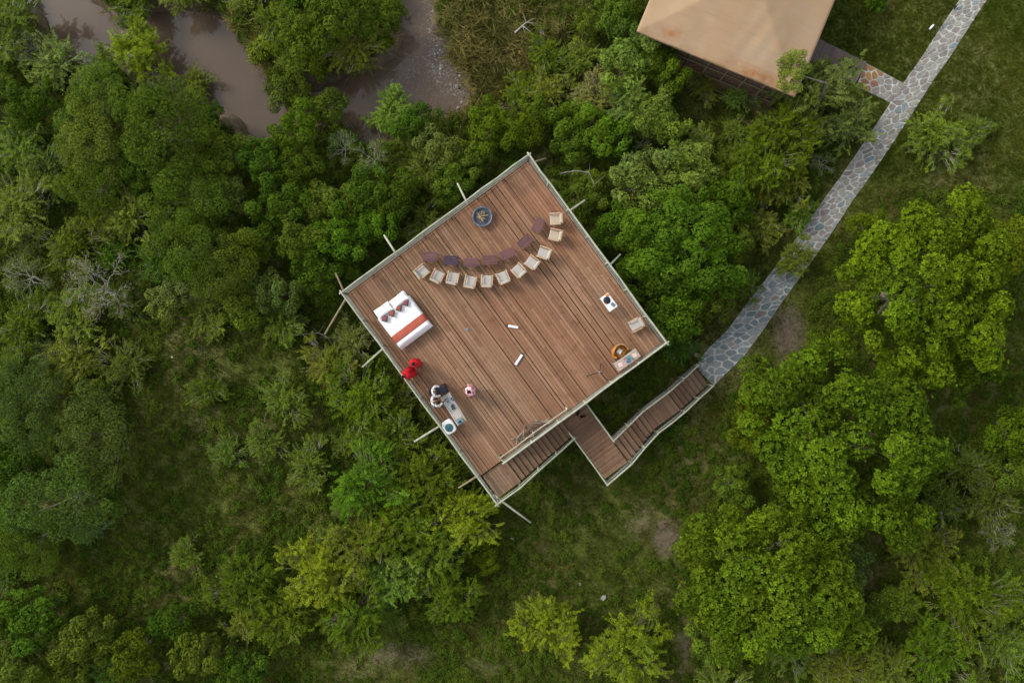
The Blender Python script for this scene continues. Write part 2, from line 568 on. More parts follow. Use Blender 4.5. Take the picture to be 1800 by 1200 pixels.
gx, gy = axis(-33, 33, 0.22, 12, 0), axis(-24, 25, 0.22, 12, 0)
X, Y = np.meshgrid(gx, gy)
Z = hgt(X, Y)
nx, ny = len(gx), len(gy)


def grid_mesh(name, X, Y, Z, mat, attrs=None):
    ny, nx = X.shape
    me = bpy.data.meshes.new(name)
    V = np.stack([X, Y, Z], -1).reshape(-1, 3).astype(np.float32)
    i = np.arange(ny * nx).reshape(ny, nx)
    Fq = np.stack([i[:-1, :-1], i[:-1, 1:], i[1:, 1:], i[1:, :-1]], -1).reshape(-1, 4)
    me.vertices.add(len(V)); me.vertices.foreach_set("co", V.ravel())
    me.loops.add(Fq.size); me.loops.foreach_set("vertex_index", Fq.ravel().astype(np.int32))
    me.polygons.add(len(Fq)); me.polygons.foreach_set("loop_start", np.arange(0, Fq.size, 4, dtype=np.int32))
    me.update(calc_edges=True)
    me.polygons.foreach_set("use_smooth", [True] * len(Fq))
    for k, a in (attrs or {}).items():
        at = me.attributes.new(k, 'FLOAT', 'POINT'); at.data.foreach_set("value", np.asarray(a, np.float32).ravel())
    me.materials.append(mat)
    return me


SD = sdist(X, Y, RIV)
ground = bpy.data.objects.new("ground", grid_mesh("ground", X, Y, Z, M_ground, {"soil": soil_at(X, Y, SD)}))
C.objects.link(ground); tag(ground, kind='structure', label="rough grassy ground with bare soil patches and river banks")

wx = np.arange(-34, 8, 0.4); wy = np.concatenate([np.arange(8, 26, 0.4), np.arange(27, 140, 6)])
WX, WY = np.meshgrid(wx, wy)
fc = P(772, 100, ZW); fc2 = P(805, 150, ZW); fc3 = P(760, 20, ZW)
foam = 1.0 * np.exp(-(((WX - fc.x) / 0.45) ** 2 + ((WY - fc.y) / 1.2) ** 2)) + 0.6 * np.exp(-(((WX - fc2.x) / 0.5) ** 2 + ((WY - fc2.y) / 0.9) ** 2)) \
    + 0.5 * np.exp(-(((WX - fc3.x) / 0.5) ** 2 + ((WY - fc3.y) / 1.5) ** 2)) + 0.18 * np.exp(-(((WX - fc.x + 1.2) / 1.6) ** 2 + ((WY - fc.y + .5) / 2.0) ** 2))
water = bpy.data.objects.new("river_water", grid_mesh("river_water", WX, WY, np.full(WX.shape, ZW), M_water, {"foam": foam}))
C.objects.link(water); tag(water, kind='structure', label="muddy brown river winding behind the trees")

# ------------------------------------------------------------------ flagstone path
redge = [(1800, -100), (1768, -50), (1735, 0), (1704, 47), (1672, 97), (1639, 144), (1598, 208), (1567, 255), (1535, 302), (1501, 350), (1466, 403),
         (1421, 467), (1373, 533), (1340, 582), (1309, 622)]
wedge = [48, 48, 48, 49, 49, 49, 50, 51, 51, 52, 54, 56, 59, 63, 66]
pairs_px = [((x_ - w_, y_), (x_, y_)) for (x_, y_), w_ in zip(redge, wedge)]
pairs_px[-1] = ((1245, 613), (1309, 624))
pairs_px.append(((1221, 643), (1255, 677)))
ZP = 0.05
Lp = [P(*a, ZP) for a, b in pairs_px]; Rp = [P(*b, ZP) for a, b in pairs_px]
cum = [0.0]
for i in range(1, len(Lp)):
    cum.append(cum[-1] + (((Lp[i] + Rp[i]) - (Lp[i - 1] + Rp[i - 1])) / 2).length)
SL = cum[-1]


def strip(s, t, Lq, Rq, cm):
    s = min(max(s, 0), cm[-1] - 1e-6)
    i = max(k for k in range(len(cm)) if cm[k] <= s)
    i = min(i, len(cm) - 2)
    f = (s - cm[i]) / (cm[i + 1] - cm[i])
    a = Lq[i].lerp(Lq[i + 1], f); b = Rq[i].lerp(Rq[i + 1], f)
    return a.lerp(b, t)


def clip_half(poly, px, py, nx_, ny_):
    out = []
    for i in range(len(poly)):
        a, b = poly[i], poly[(i + 1) % len(poly)]
        da = (a[0] - px) * nx_ + (a[1] - py) * ny_
        db = (b[0] - px) * nx_ + (b[1] - py) * ny_
        if da <= 0: out.append(a)
        if (da < 0 < db) or (db < 0 < da):
            t = da / (da - db)
            out.append((a[0] + t * (b[0] - a[0]), a[1] + t * (b[1] - a[1])))
    return out


def voronoi(W, Hh, seeds, gap):
    cells = []
    for i, (sx, sy) in enumerate(seeds):
        poly = [(0.03, 0.03), (W - .03, 0.03), (W - .03, Hh - .03), (0.03, Hh - .03)]
        for j, (tx, ty) in enumerate(seeds):
            if i == j: continue
            dx, dy = tx - sx, ty - sy
            L = math.hypot(dx, dy)
            if L > 2.2 or L < 1e-5: continue
            poly = clip_half(poly, sx + dx / 2 - dx / L * gap, sy + dy / 2 - dy / L * gap, dx / L, dy / L)
            if len(poly) < 3: break
        if len(poly) >= 3: cells.append(poly)
    return cells


def chamfer(poly, k=0.18):
    out = []
    n = len(poly)
    for i in range(n):
        a, b, c = poly[i - 1], poly[i], poly[(i + 1) % n]
        out.append((b[0] + (a[0] - b[0]) * k, b[1] + (a[1] - b[1]) * k))
        out.append((b[0] + (c[0] - b[0]) * k, b[1] + (c[1] - b[1]) * k))
    return out


def seeds_in(W, Hh, dmin, rnd, tries=6000):
    s = []
    for _ in range(tries):
        p = (rnd.uniform(.05, W - .05), rnd.uniform(.05, Hh - .05))
        if all((p[0] - q[0]) ** 2 + (p[1] - q[1]) ** 2 > dmin * dmin * rnd.choice([.55, .9, 1.4, 2.2]) for q in s): s.append(p)
    return s


pathmb = MB()
vs = []
for i in range(len(Lp)):
    l, r = Lp[i], Rp[i]
    vs += [(l.x, l.y, -0.2), (l.x, l.y, ZP), (r.x, r.y, ZP), (r.x, r.y, -0.2)]
fs = []
for i in range(len(Lp) - 1):
    a, b = i * 4, i * 4 + 4
    fs += [(a, a + 1, b + 1, b), (a + 1, a + 2, b + 2, b + 1), (a + 2, a + 3, b + 3, b + 2)]
fs += [(0, 3, 2, 1), tuple(len(vs) - 4 + k for k in range(4))]
path = pathmb.add(vs, fs).build("stone_path", M_mortar)
tag(path, kind='structure', label="grey flagstone path running from the stairs across the lawn")
WID = 1.62
rs = random.Random(3)
cells = voronoi(SL, WID, seeds_in(SL, WID, 0.34, rs), 0.040)
for poly in cells:
    q = [strip(s, t / WID, Lp, Rp, cum) for s, t in chamfer(poly)]
    cx = sum(v.x for v in q) / len(q); cy = sum(v.y for v in q) / len(q)
    upper = cy > 5.5
    m = M_stonewarm if (upper and rs.random() < .9) or rs.random() < .12 else M_stone
    MB().prism([(v.x - cx, v.y - cy) for v in q], -0.03, 0.022 + rs.uniform(-.006, .008), inset=0.015, drop=0.008).build(
        "stone", m, path, loc=(cx, cy, ZP))

# side path to the tent
Ls = [P(1520, 110, .05), P(1557, 130, .05), P(1592, 149, .05)]
Rs = [P(1506, 153, .05), P(1538, 167, .05), P(1566, 181, .05)]
cs = [0.0, (Ls[1] - Ls[0]).length, (Ls[2] - Ls[0]).length]
smb = MB()
poly = [Ls[0], Ls[1], Ls[2] , Rs[2], Rs[1], Rs[0]]
smb.prism([(p.x, p.y) for p in poly], -0.2, ZP + 0.004)
spath = smb.build("stone_side_path", M_mortar)
tag(spath, kind='structure', label="short flagstone spur with rust red stones leading to the tent boardwalk")
Ws = (Ls[0] - Rs[0]).length
rs = random.Random(8)
for poly in voronoi(cs[-1], Ws, seeds_in(cs[-1], Ws, 0.42, rs), 0.035):
    sxm = sum(p[0] for p in poly) / len(poly)
    q = [strip(s, t / Ws, Ls, Rs, cs) for s, t in chamfer(poly)]
    cx = sum(v.x for v in q) / len(q); cy = sum(v.y for v in q) / len(q)
    m = M_stonered if sxm < 1.15 else M_stonewarm
    MB().prism([(v.x - cx, v.y - cy) for v in q], -0.03, 0.024, inset=0.015, drop=0.008).build("stone", m, spath, loc=(cx, cy, ZP + .004))

# ------------------------------------------------------------------ deck frame
A0 = Vector((-8.0, 2.3)); ANG = R_(36.3)
U = Vector((math.cos(ANG), math.sin(ANG))); V_ = Vector((math.sin(ANG), -math.cos(ANG)))
ZD = 4.0
DU, DV = 10.9, 10.95


def D(u, v, z=ZD):
    q = A0 + U * u + V_ * v
    return Vector((q.x, q.y, z))


def uv_of(x, y):
    d = Vector((x, y)) - A0
    return d.dot(U), d.dot(V_)


def rot_uv(p):  # angle about z for something whose local +x points along V_
    return math.atan2(V_.y, V_.x)


AV = math.atan2(V_.y, V_.x)    # direction of the planks
AU = math.atan2(U.y, U.x)

# the deck's local frame: x along U, y along -V (right-handed)
deck = empty("timber_deck", D(0, 0, 0), AU, "large square raised timber deck with pale pole railings among the trees", "deck")


def L(u, v, z):   # deck-local coordinates
    return Vector((u, -v, z))


pm = MB().box((0, 0, 0), (1, 1, 1)).mesh("plank", M_deck)
rs = random.Random(11)
u = 0.04; k = 0
while u < DU - 0.06:
    w = rs.uniform(0.128, 0.150)
    gap = rs.choice([0.012, 0.014, 0.016, 0.020, 0.032, 0.042])
    cuts = sorted([rs.uniform(1.6, 4.6), rs.uniform(5.8, 9.0)])
    ends = [0.05] + cuts + [DV - 0.03]
    if rs.random() < .25: ends = [0.05, rs.uniform(3, 8), DV - .03]
    for a, b in zip(ends[:-1], ends[1:]):
        th = 0.04
        o = bpy.data.objects.new("plank", pm)
        C.objects.link(o); o.parent = deck
        o.location = L(u + w / 2, (a + b) / 2, ZD - th / 2 + rs.uniform(-.004, .004))
        # local x of the plank mesh is its length
        o.rotation_euler = (rs.uniform(-.012, .012), 0, -math.pi / 2)
        o.scale = (b - a - 0.012, w, th)
    u += w + gap
    k += 1
# joists, bearers and fascia under the boards
for v in np.arange(0.15, DV, 0.9):
    MB().box((0, 0, 0), (DU - .1, 0.07, 0.16)).build("joist", M_under, deck, loc=L(DU / 2, v, ZD - 0.125))
for uu in np.linspace(0.4, DU - 0.4, 5):
    mb = MB().tube([L(uu, 0.1, ZD - .3), L(uu, DV - .1, ZD - .3)], 0.09, 8); mb.build("bearer", M_under, deck)
    for v in np.linspace(0.4, DV - 0.4, 5):
        p = D(uu, v); zb = h1(p.x, p.y)
        MB().tube([L(uu, v, zb - .3), L(uu, v, ZD - .38)], [0.12, 0.10], 8).build("support_post", M_polebrown, deck)
for (a, b) in (((0, 0), (DU, 0)), ((DU, 0), (DU, DV)), ((DU, DV), (1.3, DV)), ((0, DV), (0, 0))):
    p, q = L(*a, ZD - .12), L(*b, ZD - .12)
    d = q - p
    MB().box((0, 0, 0), (d.length, 0.035, 0.22)).build("edge_board", M_stair, deck, loc=(p + q) / 2, rz=math.atan2(d.y, d.x))


def railing(parent, conv, pts, zs, name="railing", posts=1.5, hr=1.0, rr=0.045, mesh=True, mids=(0.5, 0.14), seed=0, ov=0.12, postfoot=0.35):
    """pts: list of (u,v); zs: floor heights. top rail = the railing's own mesh; posts, lower rails, wires are children"""
    rnd = random.Random(seed)
    P3 = [conv(u_, v_, z) for (u_, v_), z in zip(pts, zs)]
    top = [p + Vector((0, 0, hr)) for p in P3]
    d0 = (top[0] - top[1]).normalized() * ov; d1 = (top[-1] - top[-2]).normalized() * ov
    tt = [top[0] + d0]
    for a, b in zip(top[:-1], top[1:]):
        L_ = (b - a).length; n = max(2, int(L_ / 0.9))
        for i in range(n + 1):
            if i == 0 and len(tt) > 1: continue
            w = rnd.uniform(-.018, .018)
            side = Vector((-(b - a).y, (b - a).x, 0)).normalized()
            tt.append(a.lerp(b, i / n) + side * w + Vector((0, 0, rnd.uniform(-.01, .01))))
    tt.append(top[-1] + d1)
    rl = MB().tube(tt, [rr * rnd.uniform(.88, 1.1) for _ in tt], 8).build(name, M_pole, parent, smooth=True)
    for a, b in zip(P3[:-1], P3[1:]):
        L_ = (b - a).length; n = max(1, round(L_ / posts))
        for i in range(n + 1):
            p = a.lerp(b, i / n)
            MB().tube([p - Vector((0, 0, postfoot)), p + Vector((0, 0, hr - .03))], [0.05, 0.045], 7).build("post", M_pole, rl, smooth=True)
        for m_ in mids:
            up = Vector((0, 0, m_))
            q = [a.lerp(b, t) + up + Vector((rnd.uniform(-.012, .012), rnd.uniform(-.012, .012), 0)) for t in np.linspace(0, 1, max(3, int(L_ / 1.2)))]
            MB().tube(q, 0.026, 7).build("lower_rail", M_polegrey, rl, smooth=True)
        if mesh:
            w = MB(); n = max(2, int(L_ / 0.16))
            for i in range(n):
                p = a.lerp(b, (i + .5) / n); j = rnd.uniform(-.02, .02)
                w.tube([p + Vector((j, 0, .1)), p + Vector((-j, j, hr - .05))], 0.007, 3)
            for zz in (.25, .38, .62, .75, .88):
                w.tube([a + Vector((0, 0, zz)), b + Vector((0, 0, zz))], 0.005, 3)
            w.build("wire_mesh", M_wire, rl)
    return rl


railing(deck, L, [(0, 0), (DU, 0)], [ZD, ZD], seed=1)
railing(deck, L, [(DU, 0), (DU, DV)], [ZD, ZD], seed=2)
railing(deck, L, [(DU, DV), (1.45, DV)], [ZD, ZD], seed=3)
railing(deck, L, [(0, 0), (0, DV + 1.4)], [ZD, ZD - .05], seed=4)
# a stub return rail by the opening, second inner pole as in the photograph
railing(deck, L, [(1.45, DV), (1.35, DV - .28), (5.3, DV - .26)], [ZD, ZD, ZD], hr=.85, rr=.03, mesh=False, mids=(), posts=2.0, seed=5, ov=.02, postfoot=.1)

# outrigger poles that stick out below the railing
outs = [((818, 350), (804, 322), 0), ((693, 441), (675, 413), 0), ((668, 617), (637, 645), 0), ((769, 751), (728, 776), 0),
        ((832, 842), (806, 857), 1), ((884, 882), (933, 918), 0), ((1003, 369), (1028, 352), 0), ((1068, 470), (1091, 447), 0),
        ((600, 536), (571, 587), 1), ((936, 284), (960, 278), 1), ((601, 508), (590, 480), 1), ((1156, 606), (1167, 592), 0)]
inv = Matrix.Translation(D(0, 0, 0)) @ Matrix.Rotation(AU, 4, 'Z')
inv = inv.inverted()
for (a, b, br) in outs:
    z1 = 3.62 if br == 0 else 3.2
    p1 = P(*b, z1); p0 = P(*a, 3.78)
    d = (p0 - p1); d.z = 0; p0 = p0 + d.normalized() * 0.6
    MB().tube([inv @ p0, inv @ ((p0 + p1) / 2 + Vector((0, 0, .01))), inv @ p1], [0.055, 0.052, 0.045], 8).build("outrigger_pole", M_polebrown if br else M_pole, deck, smooth=True)

# ------------------------------------------------------------------ staircase
stair = empty("timber_staircase", D(0, 0, 0), AU, "brown timber staircase with landings joining the deck to the flagstone path", "staircase")
ZL1, ZL2 = 3.85, 2.0
tm = MB().box((0, 0, 0), (1, 1, 1)).mesh("tread", M_stair)


def slab(name, u0, u1, v0, v1, z, th=0.04, jit=0.0):
    o = bpy.data.objects.new(name, tm)
    C.objects.link(o); o.parent = stair
    o.location = L((u0 + u1) / 2, (v0 + v1) / 2, z - th / 2 + random.uniform(-jit, jit)); o.scale = (u1 - u0, v1 - v0, th)
    return o


# top landing boards (run along v)
x = 0.06
while x < 1.36:
    slab("landing_board", x, x + .14, DV + .04, DV + 1.36, ZL1, jit=.003); x += .152
# upper flight, 12 treads
u0 = 1.42; n = 12; run = (4.72 - u0) / n; rise = (ZL1 - ZL2) / (n + 1)
for i in range(n):
    z = ZL1 - rise * (i + 1)
    slab("tread", u0 + i * run + .035, u0 + (i + 1) * run + .005, DV + .06, DV + 1.34, z)
for v in (DV + .03, DV + 1.37):
    MB().add([L(u0 - .1, v - .025, ZL1 - .05), L(4.75, v - .025, ZL2 - .02), L(4.75, v - .025, ZL2 - .3), L(u0 - .1, v - .025, ZL1 - .33),
              L(u0 - .1, v + .025, ZL1 - .05), L(4.75, v + .025, ZL2 - .02), L(4.75, v + .025, ZL2 - .3), L(u0 - .1, v + .025, ZL1 - .33)],
             [(0, 1, 2, 3), (7, 6, 5, 4), (0, 4, 5, 1), (1, 5, 6, 2), (2, 6, 7, 3), (3, 7, 4, 0)]).build("stringer", M_under, stair)
# middle landing: boards along u
v = DV + .10
while v < 15.05:
    slab("landing_board", 4.76, 6.2, v, v + .10, ZL2, jit=.003); v += .112
# lower flights
n1, n2 = 7, 6
run2 = .305; ul = 6.22; vA, vB = 13.62, 15.08
rise2 = (ZL2 - .10) / (n1 + n2 + 1)
z = ZL2
for i in range(n1):
    z -= rise2; slab("tread", ul + i * run2 + .045, ul + (i + 1) * run2 + .0, vA - .015 * i, vB - .045 * i, z)
um = ul + n1 * run2
x = um + .03
while x < um + 1.68:
    slab("landing_board", x, x + .11, vA - .12, vB - .35, z, jit=.003); x += .122
u2 = x + .01; ZL3 = z
shrink = 0.0
for i in range(n2 + 1):
    z -= rise2
    slab("tread", u2 + i * run2 + .045, u2 + (i + 1) * run2 + .0, vA - .12, vB - .35, max(z, .07))
uend = u2 + (n2 + 1) * run2
def plane_board(name, ua, va, za, ub, vb, zb, h_=.25, th=.02, mat=M_under):
    return MB().add([L(ua, va - th, za), L(ub, vb - th, zb), L(ub, vb - th, zb - h_), L(ua, va - th, za - h_),
                     L(ua, va + th, za), L(ub, vb + th, zb), L(ub, vb + th, zb - h_), L(ua, va + th, za - h_)],
                    [(0, 1, 2, 3), (7, 6, 5, 4), (0, 4, 5, 1), (1, 5, 6, 2), (2, 6, 7, 3), (3, 7, 4, 0)]).build(name, mat, stair)


for va, vb in ((vA - .03, vA - .15), (vB + .03, vB - .32)):
    plane_board("stringer", ul - .1, va, ZL2 - .03, um + .05, vb, ZL3 - .03)
    plane_board("stringer", um + .05, vb, ZL3 - .03, u2, vb, ZL3 - .03)
    plane_board("stringer", u2, vb, ZL3 - .03, uend, vb, .05)
for (a, b) in ((4.8, DV + .3), (6.1, DV + .3), (4.8, 14.9), (6.1, 14.9), (0.2, DV + 1.2), (1.3, DV + 1.2), (um + .1, vA + .1), (um + .1, vB - .1), (6.1, 13.5)):
    q = D(a, b); zt = ZL2 if a > 4 else ZL1
    if a > 6.5: zt = ZL3
    MB().tube([L(a, b, h1(q.x, q.y) - .2), L(a, b, zt - .05)], .07, 8).build("support_post", M_polebrown, stair)
# stair railings (top rail heights)
railing(stair, L, [(-.02, DV + 1.4), (1.3, DV + 1.4), (4.72, DV + 1.38)], [ZL1 + .1, ZL1 + .05, ZL2 + .05], seed=6, mesh=False, mids=(.5,), ov=.1)
railing(stair, L, [(4.70, DV + 1.0), (4.70, 15.16)], [ZL2, ZL2], seed=7, mesh=False, mids=(.5,), ov=.05)
railing(stair, L, [(6.24, DV + .1), (6.24, 13.62)], [ZL2, ZL2], seed=8, mesh=False, mids=(.5,), ov=.05)
railing(stair, L, [(4.70, 15.16), (6.3, 15.02), (um, 14.80), (u2, 14.76), (uend, 14.74)], [ZL2, ZL2, ZL3 + .05, ZL3, .1], seed=9, mesh=True, mids=(.5,), ov=.06)
railing(stair, L, [(6.24, 13.58), (um, 13.46), (u2, 13.44), (uend, 13.42)], [ZL2, ZL3 + .05, ZL3, .1], seed=10, mesh=True, mids=(.5, .15), ov=.06)

# ------------------------------------------------------------------ tent
c1, c2 = P(1119, 55, 3.3), P(1398, 170, 3.3)
e1 = (c2 - c1); W_t = e1.length; e1.normalize(); e2 = Vector((-e1.y, e1.x, 0)); D_t = 8.2
AT = math.atan2(e1.y, e1.x)
tent = empty("canvas_tent", (c1.x, c1.y, 0), AT, "large tan canvas safari tent with a pitched roof at the top of the picture", "tent")
n = 80
S, T = np.meshgrid(np.linspace(0, W_t, n), np.linspace(0, D_t, n))
dd = np.minimum(np.minimum(S, W_t - S), np.minimum(T, D_t - T)) / 3.7
dd = np.clip(dd, 0, 1)
ZR = 3.3 + 1.0 * (0.75 * dd + 0.25 * dd ** 2)
sag = 0.05 * np.sin(S / W_t * math.pi * 4) ** 2 * (1 - dd)
wr = 0.06 * np.sin((S * 0.8 + T * 1.9) * 3.1) * np.exp(-((S - 2.6) ** 2 / 1.6 + (T - 2.6) ** 2 / 1.2)) + 0.014 * np.sin((S * 2.1 - T * .6) * 3.5) * np.exp(-((S - 5.6) ** 2 / 1.2 + (T - 1.9) ** 2 / 3))
rust = 0.9 * np.exp(-((S - 1.6) ** 2 / .5 + (T - .5) ** 2 / .08)) + 0.9 * np.exp(-((S - 6.2) ** 2 / 1.8 + (T - .3) ** 2 / .10)) + .8 * np.exp(-((S - .35) ** 2 + (T - .3) ** 2) / .01) \
    + .35 * np.exp(-((T - .12) / .12) ** 2) + .3 * np.exp(-((W_t - S - .1) / .08) ** 2) + .3 * np.exp(-((S - 7.6) ** 2 / .3 + (T - .2) ** 2 / .2))
o = bpy.data.objects.new("roof", grid_mesh("roof", S, T, ZR - sag + wr, M_tent, {"rust": rust}))
C.objects.link(o); o.parent = tent
md = o.modifiers.new("solid", 'SOLIDIFY'); md.thickness = 0.03
M_tentdark = simple("brown_tent_wall", (0.16, 0.095, 0.065), 0.9, 0.3, 5)
M_trim = simple("tan_canvas_trim", (0.40, 0.26, 0.14), 0.85, 0.2, 5)
MB().box((W_t / 2, .04, 3.2), (W_t + .02, .03, .14)).build("roof_valance", M_trim, tent)
MB().box((W_t - .02, D_t / 2, 3.2), (.03, D_t, .14)).build("roof_valance", M_trim, tent)
MB().box((.02, D_t / 2, 3.2), (.03, D_t, .14)).build("roof_valance", M_trim, tent)
MB().box((W_t / 2 + .3, D_t / 2 + .35, 1.95), (W_t - 1.4, D_t - 2.0, 2.6)).build("wall", M_tentdark, tent)
for i in range(7):
    MB().box((1.0 + (i + .5) * (W_t - 1.3) / 7, .60, 1.95), ((W_t - 1.3) / 7 - .03, .04, 2.5)).build("wall_panel", M_tentdark, tent)
for i in range(8):
    x = 1.0 + i * (W_t - 1.3) / 7
    MB().tube([(x, .56, .1), (x, .56, 3.2)], .045, 8).build("tent_pole", M_polebrown, tent)
for i in range(5):
    MB().box((W_t / 2 + .35, .50 + i * .004, .10 + i * .14), (W_t - 1.3, .03, .128)).build("skirting_board", M_stair, tent)
MB().box((W_t / 2 + .35, D_t / 2 + .4, .35), (W_t - 1.4, D_t - .6, .66)).build("platform_base", M_under, tent)
MB().tube([(1.0, .5, 1.6), (W_t - .3, .5, 1.6)], .035, 7).build("handrail", M_polebrown, tent)

# boardwalk
b0, b1 = P(1428, 86, .15), P(1513, 128, .15)
dd_ = b1 - b0; bl = dd_.length; ab = math.atan2(dd_.y, dd_.x)
bw = empty("boardwalk", (b0.x, b0.y, 0), ab, "weathered grey boardwalk between the tent and the stone path", "boardwalk")
bm = MB().box((0, 0, 0), (1, 1, 1)).mesh("plank", M_board)
x = -.5
while x < bl - .02:
    o = bpy.data.objects.new("plank", bm); C.objects.link(o); o.parent = bw
    o.location = (x + .06, random.uniform(-.01, .01), .14 + random.uniform(-.004, .004)); o.scale = (.12, 1.28, .035); x += .132
for y in (-.55, .55):
    MB().box((bl / 2 - .3, y, .05), (bl + .4, .07, .13)).build("bearer", M_under, bw)

exec_deck_items = True
# ------------------------------------------------------------------ furniture on the deck
fire_c = P(848, 381, ZD + .3)
fp = empty("fire_pit", P(848, 381, ZD + .25) - Vector((0, 0, .25)), 0, "round blue-grey metal fire pit heaped with split firewood", "fire pit")
MB().lathe([(.26, .0), (.40, .08), (.47, .24), (.49, .30), (.44, .31), (.40, .22), (.33, .13), (.0, .10)], 24, close=False).build("bowl", M_iron, fp, smooth=True)
MB().lathe([(.0, .17), (.25, .18), (.37, .15)], 20, close=False).build("ash_bed", M_ash, fp)
rs = random.Random(5)
for i in range(26):
    a = rs.uniform(0, 6.28); r = rs.uniform(.0, .17); l = rs.uniform(.14, .26); h = .20 + .008 * i
    c = Vector((r * math.cos(a * 1.7), r * math.sin(a * 1.7), h)); d = Vector((math.cos(a), math.sin(a), rs.uniform(-.35, .35)))
    MB().tube([c - d * l * .8, c + d * l * .8], rs.uniform(.012, .022), 5).build("log", M_log if i % 3 else M_stick, fp)


def chair_kind(fab, wd):
    r = empty("wooden_armchair", (0, 0, 0))
    w, dp = .62, .60        # local +y is where the sitter faces
    for sx in (-1, 1):
        x = sx * (w / 2 - .025)
        MB().box((x, dp / 2 - .04, .27), (.05, .05, .54)).build("leg", wd, r)
        MB().box((x, -dp / 2 + .05, .30), (.05, .05, .60)).build("leg", wd, r)
        MB().box((x * 1.01, -.0, .555), (.075, dp + .02, .03)).build("armrest", wd, r, bevel=.008)
    MB().box((0, dp / 2 - .04, .30), (w - .1, .035, .06)).build("seat_rail", wd, r)
    MB().box((0, -dp / 2 + .06, .28), (w - .1, .035, .06)).build("seat_rail", wd, r)
    s = MB(); s.box((0, .03, .36), (w - .13, dp - .10, .10)); s.build("seat_cushion", fab, r, bevel=.03)
    M = Matrix.Translation((0, -dp / 2 + .03, .52)) @ Matrix.Rotation(R_(14), 4, 'X')
    MB().box((0, 0, .02), (w - .13, .07, .40), M=M).build("back_cushion", fab, r, bevel=.025)
    MB().box((0, -.045, .20), (w - .04, .05, .06), M=M).build("back_rail", wd, r, bevel=.01)
    MB().box((0, -.045, -.12), (w - .04, .03, .05), M=M).build("back_rail", wd, r)
    return r


ch = [(742, 477, 24, "armchair at the bed end of the curved row, turned towards the fire pit"),
      (769.5, 485, 2, "armchair second from the bed end of the curved row"),
      (796, 488, 6, "armchair third from the bed end, behind the dark purple table"),
      (827, 494.5, -2, "armchair fourth from the bed end of the curved row"),
      (856, 493, -6, "armchair below the fourth slatted table, fifth from the bed end"),
      (884, 487, -14, "armchair with orange tinted arms in the middle of the curved row"),
      (911, 475, -26, "armchair seventh from the bed end, below the tilted fifth table"),
      (934.5, 461, -34, "armchair eighth from the bed end of the curved row"),
      (955.5, 444.5, -40, "armchair turned most towards the fire, ninth from the bed end"),
      (975, 413, -80, "armchair beside the last table, just below the topmost chair"),
      (976, 385, -97, "topmost armchair of the curved row beside the deck railing")]
protos = {}
for i, (x, y, a, lab) in enumerate(ch):
    key = 0 if i in (2, 9, 5) else 1
    kk = 'tan' if i in (9, 10) else 'grey'
    if kk not in protos:
        r = protos[kk] = chair_kind(M_canvas2 if kk == 'tan' else M_canvas, M_chairwood)
    else:
        r = copy_tree(protos[kk])
    q = P(x, y, ZD + .45); r.location = (q.x, q.y, ZD + .003); r.scale = (.89, .89, 1)
    r.rotation_euler = (0, 0, R_(-a if a > 0 and i < 3 else -a))
    r.rotation_euler = (0, 0, math.atan2(fire_c.y - q.y, fire_c.x - q.x) - math.pi / 2 + R_([0, 12, 14, 0, -4, 2, 6, 8, 12, 4, 8][i]) + random.uniform(-.06, .06))
    tag(r, ("tan " if kk == 'tan' else "grey cushioned ") + lab, "armchair", "armchairs curved round the fire pit")
r = copy_tree(protos['grey']); q = P(1117, 571, ZD + .45); r.location = (q.x, q.y, ZD + .003); r.rotation_euler = (0, 0, R_(118))
tag(r, "single grey cushioned armchair against the railing near the writing desk", "armchair")
del r["group"]


def slat_table(mat, slats=4):
    r = empty("slatted_table", (0, 0, 0))
    for i in range(slats):
        y = -.225 + .45 * (i + .5) / slats
        MB().box((0, y, .40), (.70, .45 / slats - .014, .025)).build("slat", mat, r, bevel=.004)
    for sx in (-1, 1):
        MB().box((sx * .27, 0, .375), (.05, .42, .025)).build("cross_rail", mat, r)
        for sy in (-1, 1):
            MB().box((sx * .29, sy * .18, .18), (.045, .045, .36)).build("leg", mat, r)
    return r


tb = [(756, 451, 2, "slatted wooden table nearest the bed in the curved row", 0), (793, 457.5, -1, "very dark purple slatted table, second in the curved row", 1),
      (828, 461, 1, "slatted wooden table directly below the fire pit, third in the row", 0), (861, 457, 4, "reddish slatted table, fourth in the curved row", 0),
      (892, 446, 22, "reddish slatted table tilted slightly, fifth in the curved row", 0), (923, 424, 42, "reddish slatted table turned diagonally, sixth in the row", 0),
      (946, 395, 66, "reddish slatted table nearest the topmost armchairs", 0)]
tp = {}
for x, y, a, lab, kd in tb:
    if kd not in tp: r = tp[kd] = slat_table(M_tabledark if kd else M_table)
    else: r = copy_tree(tp[kd])
    q = P(x, y, ZD + .4); r.location = (q.x, q.y, ZD + .003); r.rotation_euler = (0, 0, R_(a))
    tag(r, lab, "table", "low slatted tables round the fire pit")

# bed ---------------------------------------------------------------
zb = ZD + .6
bc = [P(709, 509, zb), P(659, 553, zb), P(695, 612, zb), P(760, 565, zb)]
cen = sum(bc, Vector()) / 4
ax = (bc[3] - bc[0] + bc[2] - bc[1]); ax.normalize()           # head -> foot
BL, BW = 2.05, 1.80
bed = empty("double_bed", (cen.x, cen.y, ZD + .003), math.atan2(ax.y, ax.x), "white double bed with a terracotta runner standing on the deck", "bed")


